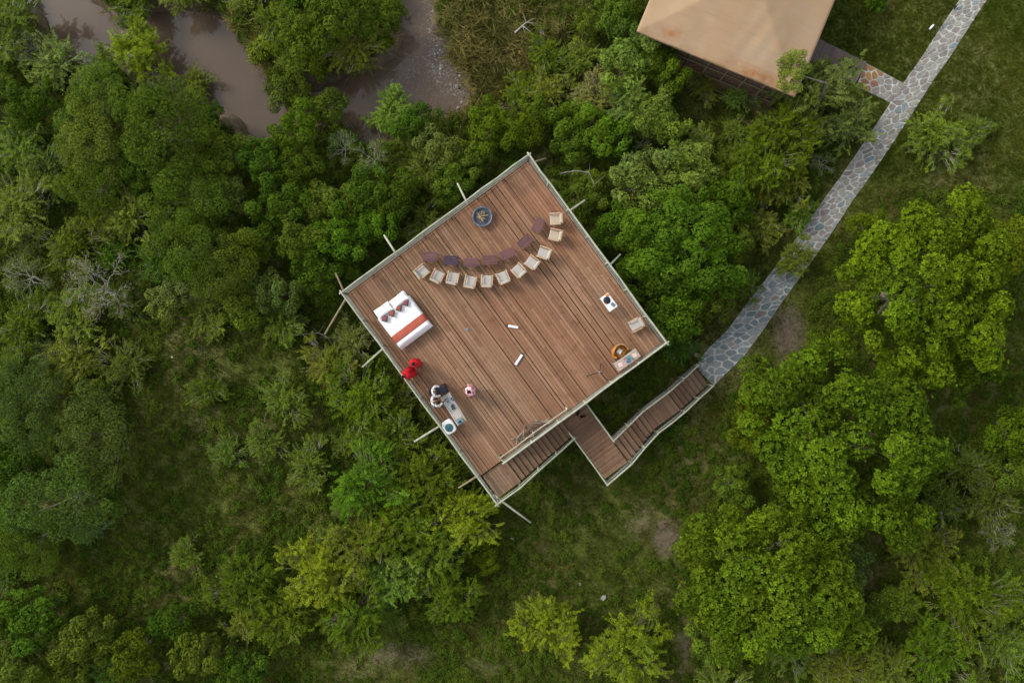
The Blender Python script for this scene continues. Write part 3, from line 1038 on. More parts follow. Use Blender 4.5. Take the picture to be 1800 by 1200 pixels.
def puffy(name, sx, sy, sz, mat, parent, loc, rz=0, n=12, rx=0.0):
    X_, Y_ = np.meshgrid(np.linspace(-1, 1, n), np.linspace(-1, 1, n))
    hh = ((1 - X_ ** 4) * (1 - Y_ ** 4)) ** .55
    hh = np.clip(hh, 0, 1) + .05 * np.sin(5 * X_ + 3 * Y_) * hh
    pinch = 1 - .08 * (1 - np.abs(X_ * Y_))
    v = []; f = []
    for s_ in (1, -1):
        for i in range(n):
            for j in range(n):
                v.append((X_[i, j] * sx / 2 * pinch[i, j], Y_[i, j] * sy / 2 * pinch[i, j], s_ * hh[i, j] * sz / 2))
    for i in range(n - 1):
        for j in range(n - 1):
            a = i * n + j
            f.append((a, a + 1, a + n + 1, a + n)); b = a + n * n
            f.append((b, b + n, b + n + 1, b + 1))
    o = MB().add(v, f).build(name, mat, parent, smooth=True, loc=loc, rz=rz)
    o.rotation_euler = (0, rx, rz)
    return o


MB().box((0, 0, .17), (BL - .1, BW - .1, .26)).build("bed_base", M_under, bed)
MB().box((0, 0, .42), (BL - .04, BW - .04, .24)).build("mattress", M_white, bed, bevel=.05)
# duvet draping a little over the foot and sides
nx_, ny_ = 40, 36
SX, SY = np.meshgrid(np.linspace(-BL / 2 + .35, BL / 2 + .14, nx_), np.linspace(-BW / 2 - .06, BW / 2 + .06, ny_))
dz = .585 + .012 * np.sin(9 * SX + 4 * SY) * np.cos(7 * SY) + .008 * np.sin(23 * SX)
edge = np.maximum(np.abs(SY) - BW / 2 + .02, SX - BL / 2 + .02)
dz = dz - np.clip(edge, 0, 1) * 2.6
o = bpy.data.objects.new("duvet", grid_mesh("duvet", SX, SY, dz, M_white)); C.objects.link(o); o.parent = bed
o.modifiers.new("solid", 'SOLIDIFY').thickness = 0.03
# runner
SX, SY = np.meshgrid(np.linspace(BL / 2 - .62, BL / 2 - .24, 8), np.linspace(-BW / 2 - .08, BW / 2 + .08, 40))
dz = .602 + .012 * np.sin(9 * SX + 4 * SY) * np.cos(7 * SY) + .008 * np.sin(23 * SX)
dz = dz - np.clip(np.abs(SY) - BW / 2 + .02, 0, 1) * 2.8
o = bpy.data.objects.new("runner", grid_mesh("runner", SX, SY, dz, M_runner)); C.objects.link(o); o.parent = bed
o.modifiers.new("solid", 'SOLIDIFY').thickness = 0.012
for s_ in (-1, 1):
    puffy("pillow", .50, .84, .20, M_white, bed, (-BL / 2 + .22 + (.03 if s_ > 0 else -.03), s_ * .44, .64), R_(2 * s_), rx=R_(-14))
for i, yy in enumerate((-.62, -.21, .21, .62)):
    puffy("patterned_cushion", .29, .29, .12, M_cushion, bed, (-BL / 2 + .56, yy, .69), R_(45), rx=R_(-8))
    
# white and blue table by the north-east rail
tc_ = P(1070, 531, ZD + .75); d_ = P(1086, 537.5, ZD + .75) - P(1069, 514, ZD + .75)
a_ = math.atan2(d_.y, d_.x)
t1 = empty("small_table", (tc_.x, tc_.y, ZD + .003), a_, "small table under a white cloth carrying a dark hat and papers", "table")
MB().box((0, 0, .73), (.80, .50, .03)).build("table_top", M_chairwood, t1)
for sx in (-1, 1):
    for sy in (-1, 1): MB().box((sx * .35, sy * .21, .36), (.04, .04, .71)).build("leg", M_chairwood, t1)


def on(t, x, y, z):   # a point on a table-like root, in world space
    r = t.rotation_euler.z
    return Vector((t.location.x + x * math.cos(r) - y * math.sin(r), t.location.y + x * math.sin(r) + y * math.cos(r), t.location.z + z))


o = MB().box((0, 0, 0), (.78, .46, .008)).build("tablecloth", M_white, None, bevel=.004, loc=on(t1, .01, 0, .75), rz=a_)
tag(o, "white cloth spread over the small table by the railing", "tablecloth")
hat = MB().lathe([(.0, .12), (.07, .118), (.085, .10), (.09, .025), (.17, .015), (.175, .005), (.09, .0)], 18, close=False).build(
    "hat", M_navy, None, smooth=True, loc=on(t1, -.12, -.02, .757))
tag(hat, "dark navy brimmed hat on the white cloth", "hat")
o = MB().box((0, 0, 0), (.16, .11, .05)).build("cloth_bundle", M_orange, None, bevel=.02, loc=on(t1, -.31, .13, .782), rz=.4)
tag(o, "bright orange cloth bundle on the corner of the white table", "cloth")
o = MB().lathe([(0, 0), (.04, 0), (.042, .08), (.036, .08), (.034, .01), (0, .01)], 14, close=False).build("mug", M_orange, None, smooth=True, loc=on(t1, -.05, -.15, .757))
tag(o, "orange mug beside the navy hat", "mug")
for i, (x, y, a) in enumerate(((.22, .1, .2), (.26, -.08, -.15))):
    o = MB().box((0, 0, 0), (.21, .15, .012)).build("book", M_paper if i else M_zinc, None, loc=on(t1, x, y, .763), rz=a_ + a)
    tag(o, ["thin grey-blue book lying on the white table", "sheaf of white paper lying on the white table"][i], ["book", "paper"][i])

# writing desk and leather armchair in the right-hand corner
cp = [P(1078, 640, 4.75), P(1115.5, 613.5, 4.75), P(1126.6, 624.6, 4.75), P(1088.6, 652.3, 4.75)]
tc_ = sum(cp, Vector()) / 4; d_ = cp[1] - cp[0]; a_ = math.atan2(d_.y, d_.x)
t2 = empty("writing_desk", (tc_.x, tc_.y, ZD + .003), a_, "narrow pale wooden desk against the railing in the deck corner", "desk")
for i in range(4):
    MB().box((0, -.17 + .115 * i, .735), (1.28, .108, .03)).build("plank", M_tabletop, t2)
for sx in (-1, 1):
    for sy in (-1, 1): MB().box((sx * .58, sy * .17, .36), (.05, .05, .72)).build("leg", M_chairwood, t2)
for (x, y, sx, sy, sz, m, nm, lab, ct) in ((.12, .06, .18, .14, .05, M_tealcloth, "folded_cloth", "folded teal cloth in the middle of the desk", "cloth"),
                                         (.02, -.08, .20, .11, .04, M_blue, "notebook", "blue notebook lying on the desk", "notebook"),
                                         (-.05, .12, .12, .05, .03, M_pink, "pencil_case", "small pink pencil case on the desk", "pencil case"),
                                         (-.38, 0, .20, .20, .012, M_palepink, "napkin", "pale pink napkin on the bare end of the desk", "napkin"),
                                         (.42, -.02, .20, .18, .012, M_palepink, "place_mat", "pale pink mat on the railing end of the desk", "mat"),
                                         (.24, -.10, .10, .08, .06, M_zinc, "tin_box", "small blue-grey tin box on the desk", "box")):
    o = MB().box((0, 0, 0), (sx, sy, sz)).build(nm, m, None, bevel=.006, loc=on(t2, x, y, .753 + sz / 2), rz=a_ + random.uniform(-.3, .3))
    tag(o, lab, ct)
q = P(1091, 618, 4.5)
ac = empty("leather_armchair", (q.x, q.y, ZD + .003), a_ + math.pi, "orange tan leather armchair with a pale cushion facing the desk", "armchair")
n_ = 14
bk = MB()
prof = []
for i in range(n_ + 1):
    w = math.pi * i / n_
    prof.append((w, .40, .30))
vs, fs = [], []
for i in range(n_ + 1):
    w = math.pi * 1.25 * i / n_ - math.pi * .125 + math.pi
    top = .78 if .2 < i / n_ < .8 else .62
    for (r_, z_) in ((.41, .12), (.42, top - .03), (.385, top), (.34, top - .03), (.33, .35)):
        vs.append((r_ * 1.0 * math.cos(w), r_ * .86 * math.sin(w), z_))
for i in range(n_):
    for k in range(4):
        fs.append((i * 5 + k, i * 5 + k + 1, i * 5 + 5 + k + 1, i * 5 + 5 + k))
fs.append((0, 1, 2, 3, 4)); fs.append(tuple(n_ * 5 + 4 - k for k in range(5)))
bk.add([(x_, y_, z_) for x_, y_, z_ in vs], fs).build("backrest", M_leather, ac, smooth=True)
MB().lathe([(.0, .16), (.31, .16), (.33, .22), (.33, .36), (.28, .42), (.0, .43)], 20, sx=1, sy=.85, close=False).build("seat", M_leather, ac, smooth=True)
puffy("cushion", .26, .26, .10, M_paper, ac, (0.03, -.05, .47), .4)
for a in (.8, 2.4, 3.9, 5.5):
    MB().tube([(.26 * math.cos(a), .22 * math.sin(a), 0), (.24 * math.cos(a), .2 * math.sin(a), .18)], .02, 6).build("leg", M_stick, ac)
MB().tube([(-.40, .1, .80), (-.2, -.33, .82), (.1, -.38, .80)], .022, 6).build("top_rail", M_chairwood, ac, smooth=True)

# tripod
q = P(1053, 653.5, ZD + .7)
tr = empty("tripod", (q.x, q.y, ZD + .003), 0, "thin black tripod standing open near the desk", "tripod")
hub = Vector((0, 0, .95))
for (px_, py_) in ((1056, 639), (1031, 661), (1069, 669)):
    e = P(px_, py_, ZD) - Vector((q.x, q.y, ZD)); e.z = .01
    MB().tube([hub, e * .5 + hub * .5, e], [.022, .018, .013], 6).build("leg", M_black, tr)
MB().lathe([(0, .93), (.05, .94), (.05, 1.02), (.02, 1.05), (0, 1.06)], 12, close=False).build("head", M_metal, tr)
MB().tube([(-.02, -.02, 1.04), (.16, -.05, 1.02)], .018, 6).build("handle", M_black, tr)

# two white bars, tripod camera plate
for i, (a, b, lab) in enumerate((((893, 572.5), (911, 575.5), "slim white bar lying level near the deck centre"), ((918, 623), (906, 641), "slim white bar lying tilted below the other bar"))):
    p0, p1 = P(*a, ZD + .06), P(*b, ZD + .06); cc = (p0 + p1) / 2; d_ = p1 - p0
    o = empty("white_bar", (cc.x, cc.y, ZD + .003), math.atan2(d_.y, d_.x), lab, "bar", "white bars lying on the deck")
    MB().box((0, 0, .055), (d_.length, .12, .09)).build("casing", M_wplastic, o, bevel=.02)
    MB().box((-d_.length / 2 - .03, .0, .04), (.06, .09, .07)).build("end_cap", M_black, o, bevel=.01)
    MB().tube([(-d_.length / 2 - .05, 0, .03), (-d_.length / 2 - .1, .03, .01), (-d_.length / 2 - .12, .1, .01)], .008, 5).build("cable", M_black, o)
q = P(822, 579, ZD); o = MB().lathe([(0, .0), (.08, 0), (.08, .02), (.05, .035), (0, .035)], 12, close=False).build("floor_socket", M_zinc, None, loc=(q.x, q.y, ZD + .006))
tag(o, "small grey metal floor socket set in the deck boards", "socket")

# bar table on the left
cp = [P(774, 697, 4.78), P(791, 688, 4.78), P(819, 740, 4.78), P(806, 749, 4.78)]
tc_ = sum(cp, Vector()) / 4; d_ = cp[3] - cp[0]; a_ = math.atan2(d_.y, d_.x)
t3 = empty("bar_table", (tc_.x, tc_.y, ZD + .003), a_, "long pale serving table with glasses and bottles near the railing", "table")
MB().box((0, 0, .77), (1.56, .50, .035)).build("table_top", M_tabletop, t3, bevel=.008)
MB().box((0, -.238, .80), (1.56, .02, .03)).build("edge_strip", M_white, t3)
for sx in (-1, 1):
    for sy in (-1, 1): MB().box((sx * .7, sy * .2, .375), (.05, .05, .75)).build("leg", M_chairwood, t3)
o = MB().box((0, 0, 0), (.72, .42, .010)).build("serving_cloth", M_zinc, None, loc=on(t3, -.36, .02, .795), rz=a_); tag(o, "pale blue-grey cloth under the glasses", "cloth")
o.data.materials[0] = simple("pale_bluegrey_cloth", (0.40, 0.43, 0.42), .9)
gl = simple("smoked_glass", (0.03, 0.03, 0.035), .1)
proto = None
gi = 0
for ix in range(3):
    for iy in range(2):
        if proto is None:
            g = proto = MB().lathe([(0, .0), (.030, 0), (.034, .10), (.028, .10), (.024, .01), (0, .01)], 12, close=False).build("glass", gl)
        else:
            g = proto.copy(); C.objects.link(g)
        g.location = on(t3, -.20 + ix * .085, .0 + iy * .09 - .02 * ix, .800)
        tag(g, "small dark tumbler standing in the cluster on the serving table", "glass", "dark tumblers on the serving table")
for i, (x, y, m, lab) in enumerate(((-.60, .02, M_gold, "amber bottle near the end of the serving table"), (-.50, .19, M_blue, "first blue bottle along the table's outer edge"),
                                    (-.38, .20, M_blue, "second blue bottle, nearer the tumblers"), (-.44, -.05, gl, "black bottle beside the amber bottle"))):
    o = MB().lathe([(0, 0), (.036, 0), (.038, .17), (.015, .22), (.014, .28), (0, .28)], 12, close=False).build("bottle", m, None, smooth=True, loc=on(t3, x, y, .80))
    tag(o, lab, "bottle", "bottles on the serving table")
tray = MB().box((0, 0, .0), (.46, .34, .02)).build("tray", M_canvas, None, bevel=.005, loc=on(t3, .28, .0, .80), rz=a_); tag(tray, "pale rectangular tray on the serving table", "tray")
o = MB().box((0, 0, 0), (.22, .34, .16)).build("cool_box", M_zinc, None, bevel=.03, loc=on(t3, .66, -.04, .87), rz=a_); tag(o, "blue-grey box on the far end of the serving table", "box")
lid = MB().box((0, 0, .085), (.10, .12, .02)).build("lid", M_navy, o)

q = P(775, 685.5, ZD + .6)
bx = empty("cool_chest", (q.x, q.y, ZD + .003), a_ + R_(82), "dark navy chest standing at the head of the serving table", "chest")
MB().box((0, 0, .27), (.50, .46, .50)).build("body", M_navy, bx, bevel=.03)
MB().box((0, 0, .55), (.52, .48, .07)).build("lid", M_navy, bx, bevel=.02)
q = P(789, 750, ZD + .6)
tub = empty("white_tub", (q.x, q.y, ZD + .003), a_, "rounded white tub with a round teal lid beside the railing", "tub")
v = []; f = []
n_ = 28
for (r_, z_) in ((.24, 0), (.30, .06), (.32, .50), (.31, .55), (.24, .56)):
    for k in range(n_):
        w = 2 * math.pi * k / n_
        sq = 1 / (abs(math.cos(w)) ** 4 + abs(math.sin(w)) ** 4) ** .25
        v.append((r_ * sq * math.cos(w) * 1.08, r_ * sq * math.sin(w) * .86, z_))
for i in range(4):
    for k in range(n_):
        f.append((i * n_ + k, i * n_ + (k + 1) % n_, (i + 1) * n_ + (k + 1) % n_, (i + 1) * n_ + k))
f.append(tuple(4 * n_ + k for k in range(n_)))
MB().add(v, f).build("body", M_wplastic, tub, smooth=True)
MB().lathe([(.195, .56), (.20, .575), (.19, .585), (0, .59)], 26, c=(.04, -.01, 0), close=False).build("lid", M_teal, tub, smooth=True)

# pile of dry branches against the stair railing
q0, q1 = P(905, 776, ZD + .1), P(975, 736, ZD + .1)
pc = (q0 + q1) / 2; d_ = q1 - q0; a_ = math.atan2(d_.y, d_.x)
pile = empty("branch_pile", (pc.x, pc.y, ZD + .003), a_, "untidy pile of dry branches heaped along the inside of the railing", "branches")
rs = random.Random(21)
for i in range(60):
    x = rs.uniform(-.95, .9); y = rs.uniform(-.12, .42) * (1.2 - abs(x)); l = rs.uniform(.3, .75); a = rs.uniform(-.5, .35) + (rs.random() < .2) * 1.0
    z = .03 + .006 * i * (1 - abs(x) * .6); d = Vector((math.cos(a), math.sin(a), rs.uniform(-.12, .15)))
    c = Vector((x, y, z + .03))
    pts = [c - d * l * .5, c + Vector((rs.uniform(-.04, .04), rs.uniform(-.04, .04), .02)), c + d * l * .5]
    for p_ in pts: p_.z = max(p_.z, .02)
    MB().tube(pts, [.022, .018, .007], 5).build("stick", M_stickpale if i % 3 == 0 else M_stick, pile)
# boots on the stair landing
for i, (x, y, a, lab) in enumerate(((1016, 726, 1.2, "dark ankle boot nearest the deck on the stair landing"), (1024, 732, .3, "dark ankle boot farther from the deck on the stair landing"))):
    q = P(x, y, ZL2 + .1)
    b = empty("ankle_boot", (q.x, q.y, ZL2 + .004), a, lab, "boot", "boots left on the stair landing")
    MB().box((.02, 0, .015), (.29, .10, .03)).build("sole", M_black, b, bevel=.01)
    mb = MB().box((.05, 0, .065), (.22, .09, .07)); mb.build("vamp", M_hair, b, bevel=.025)
    MB().lathe([(.05, .03), (.055, .08), (.05, .20), (.04, .20), (.035, .06)], 10, c=(-.06, 0, 0), close=False).build("shaft", M_black, b, smooth=True)


# ------------------------------------------------------------------ people
def skin_obj(name, nodes, edges, mat, parent, sub=1, root=0, branch=.7):
    me = bpy.data.meshes.new(name)
    me.from_pydata([n_[0] for n_ in nodes], edges, [])
    me.update()
    o = bpy.data.objects.new(name, me); C.objects.link(o); o.parent = parent
    me.materials.append(mat)
    md = o.modifiers.new("skin", 'SKIN'); md.use_smooth_shade = True; md.branch_smoothing = branch
    if not me.skin_vertices: 
        bpy.context.view_layer.objects.active = o
    sv = me.skin_vertices[0].data if me.skin_vertices else None
    if sv is None:
        raise RuntimeError("skin layer")
    for i, n_ in enumerate(nodes):
        r_ = n_[1]
        sv[i].radius = (r_, r_) if not hasattr(r_, '__len__') else r_
        sv[i].use_root = (i == root)
    s = o.modifiers.new("sub", 'SUBSURF'); s.levels = sub; s.render_levels = sub
    return o


def person(loc, rz, label, hair=True, lean=0.0, armL=(.25, .45, 1.05), armR=(-.25, .45, 1.05), top=None, topname="shirt", bottom=None, shawl=None, h=1.0, vest=None, headdown=0.0):
    """local +y is where the person faces; armL / armR are the wrist positions"""
    r = empty("person", loc, rz, label, "person")
    r.scale = (h, h, h)

    def ln(p):   # lean forward from the hips
        z = p[2]
        if z <= .92: return Vector(p)
        q_ = Matrix.Rotation(-lean, 3, 'X') @ Vector((p[0], p[1], z - .92))
        return Vector((q_.x, q_.y, q_.z + .92))
    N = []; E = []

    def nde(p, rad, par=None):
        N.append((p, rad)); i = len(N) - 1
        if par is not None: E.append((par, i))
        return i
    pelvis = nde(Vector((0, 0, .95)), (.125, .10))
    waist = nde(ln((0, 0, 1.10)), (.12, .09), pelvis)
    chest = nde(ln((0, 0, 1.32)), (.145, .105), waist)
    neck = nde(ln((0, 0, 1.48)), .052, chest)
    head0 = nde(ln((0, .02 + headdown * .3, 1.56)), .062, neck)
    ends = {}
    arms = {}
    for s_, wr in ((1, armL), (-1, armR)):
        sh = ln((.175 * s_, 0, 1.41)); W_ = Vector(wr)
        mid = (sh + W_) / 2 + Vector((.07 * s_, -.10, -.06))
        a = nde(sh, .055, chest); b = nde(mid, .041, a); w = nde(W_, .028, b)
        fw = (W_ - mid).normalized()
        pal = nde(W_ + fw * .06, (.036, .018), w)
        side = fw.cross(Vector((0, 0, 1))).normalized()
        if side.length < .1: side = Vector((1, 0, 0))
        for k in range(4):
            off = side * (.027 - .018 * k); lf = (.065, .078, .072, .055)[k]
            f1 = nde(W_ + fw * .10 + off, .0095, pal)
            f2 = nde(W_ + fw * (.10 + lf * .55) + off * 1.05 - Vector((0, 0, .006)), .009, f1)
            nde(W_ + fw * (.10 + lf) + off * 1.05 - Vector((0, 0, .024)), .0075, f2)
        t1_ = nde(W_ + fw * .035 + side * .042 * s_, .011, pal); nde(W_ + fw * .075 + side * .066 * s_ - Vector((0, 0, .01)), .009, t1_)
        arms[s_] = (sh, mid, W_)
    legs = {}
    for s_ in (1, -1):
        hp = nde(Vector((.09 * s_, 0, .90)), .095, pelvis); kn = nde(Vector((.10 * s_, .03, .50)), .062, hp)
        an = nde(Vector((.10 * s_, -.01, .09)), .040, kn); nde(Vector((.11 * s_, .15, .035)), (.045, .028), an)
        legs[s_] = 1
    skin_obj("body", N, E, M_skin, r)
    # head with a face
    hc = ln((0, .02 + headdown * .3, 1.64))
    hm = bmesh.new()
    bmesh.ops.create_uvsphere(hm, u_segments=20, v_segments=14, radius=1)
    for v_ in hm.verts:
        c_ = v_.co
        x_, y_, z_ = c_.x * .078, c_.y * .098, c_.z * .115
        if z_ < 0: x_ *= 1 - .28 * (-c_.z); y_ *= 1 - .12 * (-c_.z)
        v_.co = (x_, y_, z_)
    me = bpy.data.meshes.new("head"); hm.to_mesh(me); hm.free(); me.materials.append(M_skin)
    me.polygons.foreach_set("use_smooth", [True] * len(me.polygons))
    hd = bpy.data.objects.new("head", me); C.objects.link(hd); hd.parent = r; hd.location = hc
    hd.rotation_euler = (-lean - headdown, 0, 0)
    MB().add([(-.014, .088, -.03), (.014, .088, -.03), (0, .118, -.028), (0, .092, .02)], [(0, 1, 2), (0, 2, 3), (1, 3, 2)]).build("nose", M_skin, hd)
    for s_ in (-1, 1):
        MB().lathe([(0, -.013), (.012, 0), (0, .013)], 8, c=(.030 * s_, .086, .008), close=False).build("eye", M_eye, hd)
        MB().lathe([(0, -.03), (.014, -.01), (.016, .012), (0, .03)], 8, c=(.078 * s_, 0, -.01), close=False, sx=.6, sy=1.2).build("ear", M_skin, hd)
    MB().box((0, .088, -.058), (.045, .012, .010)).build("mouth", M_pink, hd, bevel=.003)
    if hair:
        v_ = MB().lathe([(.0, .122), (.05, .108), (.077, .07), (.086, .02), (.084, -.03)], 18, close=False, sx=1, sy=1.2)
        MB.build(v_, "hair", M_hair, hd, smooth=True, loc=(0, -.012, 0))
    # clothes
    if top is not None:
        for_ = [(Vector((0, 0, .92)), (.15, .115)), (ln((0, 0, 1.10)), (.15, .11)), (ln((0, 0, 1.33)), (.165, .12)), (ln((0, 0, 1.44)), .085)]
        ed = [(0, 1), (1, 2), (2, 3)]
        for s_ in (1, -1):
            sh, mid, W_ = arms[s_]; b = len(for_)
            for_ += [(sh, .075), (mid, .060), (mid.lerp(W_, .65), .046)]; ed += [(2, b), (b, b + 1), (b + 1, b + 2)]
        skin_obj(topname, for_, ed, top, r)
    if vest is not None:
        skin_obj("vest", [(Vector((0, 0, .93)), (.16, .125)), (ln((0, 0, 1.12)), (.162, .122)), (ln((0, 0, 1.36)), (.182, .132))], [(0, 1), (1, 2)], vest, r)
    if bottom is not None:
        skin_obj("trousers", [(Vector((0, 0, .98)), (.145, .12)), (Vector((.095, 0, .86)), .105), (Vector((.10, .03, .50)), .082), (Vector((.10, -.01, .12)), .066),
                              (Vector((-.095, 0, .86)), .105), (Vector((-.10, .03, .50)), .082), (Vector((-.10, -.01, .12)), .066)],
                 [(0, 1), (1, 2), (2, 3), (0, 4), (4, 5), (5, 6)], bottom, r)
        for s_ in (-1, 1):
            MB().box((.105 * s_, .06, .035), (.10, .27, .07)).build("shoe", M_black, r, bevel=.02)
    if shawl is not None:
        # wrapped cloth: folds that widen to the hem
        v_ = []; f_ = []; n2_ = 36; lv = [(1.50, .075), (1.47, .16), (1.41, .235), (1.25, .265), (1.0, .26), (.75, .275), (.5, .30), (.34, .315)]
        for j, (z_, rr_) in enumerate(lv):
            for k in range(n2_):
                w = 2 * math.pi * k / n2_
                fold = 1 + (.05 + .02 * j) * math.sin(7 * w + 1.1 * j) * (j > 1) * .6
                q_ = ln((rr_ * fold * math.cos(w) * 1.0, rr_ * fold * math.sin(w) * .78, z_))
                v_.append(q_)
        for j in range(len(lv) - 1):
            for k in range(n2_):
                f_.append((j * n2_ + k, (j + 1) * n2_ + k, (j + 1) * n2_ + (k + 1) % n2_, j * n2_ + (k + 1) % n2_))
        ob = MB().add(v_, f_).build("shawl", shawl, r, smooth=True)
        m_ = ob.modifiers.new("solid", 'SOLIDIFY'); m_.thickness = .012
    return r


def facing(dx, dy):   # world direction -> rotation of local +y
    return math.atan2(dy, dx) - math.pi / 2


try:
    nrm = facing(U.x, U.y)
    p = D(.36, 4.92); person((p.x, p.y, ZD), facing(-U.x, -U.y), "person in a red wrap leaning over the deck railing", lean=.42, armL=(.26, .38, 1.07), armR=(-.26, .38, 1.07), shawl=M_red, headdown=.2, h=.93)
    p = D(.80, 4.72); person((p.x, p.y, ZD), facing(-U.x, -U.y) + .6, "person in a red wrap standing just inside the deck railing", armL=(.22, .22, 1.0), armR=(-.22, .25, 1.05), shawl=M_red, h=.92)
    q = P(758.5, 711, 5.4); person((q.x, q.y, ZD), nrm, "person in a white shirt working behind the serving table", hair=False, lean=.30, armL=(.22, .52, 1.0), armR=(-.20, .50, 1.0), top=M_shirt, bottom=M_grey, headdown=.25)
    q = P(757, 689, 5.3); person((q.x, q.y, ZD), nrm - .5, "person in a black waistcoat and white sleeves bending to the navy chest", hair=True, lean=.35, armL=(.20, .50, .95), armR=(-.16, .50, .95), top=M_shirt, vest=M_black, bottom=M_black, headdown=.3)
    q = P(825, 688, 5.35); person((q.x, q.y, ZD), facing(-.8, -.4), "person in a pink and white shawl standing in front of the serving table", armL=(.28, .22, 1.05), armR=(-.28, .22, 1.0), shawl=M_shawl, h=.94)
except RuntimeError as ex:
    raise


# ------------------------------------------------------------------ vegetation
def leaf_mesh(name, Q, var, mat=M_leaf):
    """Q: (n,4,3) quads"""
    n_ = len(Q)
    me = bpy.data.meshes.new(name)
    me.vertices.add(n_ * 4); me.vertices.foreach_set("co", Q.reshape(-1).astype(np.float32))
    me.loops.add(n_ * 4); me.loops.foreach_set("vertex_index", np.arange(n_ * 4, dtype=np.int32))
    me.polygons.add(n_); me.polygons.foreach_set("loop_start", np.arange(0, n_ * 4, 4, dtype=np.int32))
    me.update(calc_edges=True)
    at = me.attributes.new("var", 'FLOAT', 'POINT'); at.data.foreach_set("value", np.repeat(var, 4).astype(np.float32))
    me.materials.append(mat)
    return me


def unit(v):
    return v / (np.linalg.norm(v, axis=-1, keepdims=True) + 1e-9)


def rosettes(c, nrm, k, Ls, Wr, tilt, r, var):
    """k leaves round every centre"""
    n_ = len(c)
    t1 = unit(np.cross(nrm, r.normal(size=(n_, 3)))); t2 = np.cross(nrm, t1)
    phi = (np.arange(k) / k * 2 * np.pi)[None, :] + r.uniform(0, 6.28, (n_, 1)) + r.normal(0, .25, (n_, k))
    tl = tilt + r.normal(0, .22, (n_, k))
    a = (np.cos(phi)[..., None] * t1[:, None] + np.sin(phi)[..., None] * t2[:, None]) * np.cos(tl)[..., None] + nrm[:, None] * np.sin(tl)[..., None]
    b = unit(np.cross(nrm[:, None] + .25 * r.normal(size=(n_, k, 3)), a))
    Ln = Ls * r.uniform(.7, 1.25, (n_, k, 1))
    W2 = Ln * Wr * .5
    base = c[:, None] + a * Ln * .08
    mid = base + a * Ln * .5 + nrm[:, None] * Ln * .06
    tip = base + a * Ln - nrm[:, None] * Ln * .08
    Q = np.stack([base, mid + b * W2, tip, mid - b * W2], 2).reshape(-1, 4, 3)
    vv = np.clip(np.repeat(var[:, None], k, 1) + r.normal(0, .12, (n_, k)), 0, 1).reshape(-1)
    return Q, vv


def fib(n_, r, zmin=-.2):
    i = np.arange(n_) + .5
    z = 1 - (1 - zmin) * i / n_
    ph = i * 2.399963 + r.uniform(0, 6.28)
    s_ = np.sqrt(np.clip(1 - z * z, 0, 1))
    return np.stack([s_ * np.cos(ph), s_ * np.sin(ph), z], 1)


def limbs(mb, base, tips, r0, rnd, fork=.45):
    """trunk that forks towards the lobe centres"""
    top = Vector((rnd.uniform(-.15, .15), rnd.uniform(-.15, .15), base))
    mb.tube([(0, 0, -.35), (rnd.uniform(-.05, .05), rnd.uniform(-.05, .05), base * .5), top], [r0 * 1.3, r0, r0 * .8], 8)
    for t in tips:
        t = Vector(t); m_ = top.lerp(t, .5) + Vector((rnd.uniform(-.2, .2), rnd.uniform(-.2, .2), -.12 * (t - top).length))
        rr = r0 * rnd.uniform(.3, .5)
        mb.tube([top - Vector((0, 0, .05)), m_, t], [rr, rr * .65, rr * .2], 5)
        for _ in range(2):
            e_ = m_.lerp(t, .4) + Vector((rnd.uniform(-.5, .5), rnd.uniform(-.5, .5), rnd.uniform(0, .5)))
            mb.tube([m_, e_], [rr * .4, rr * .12], 4)


ARCH = {}


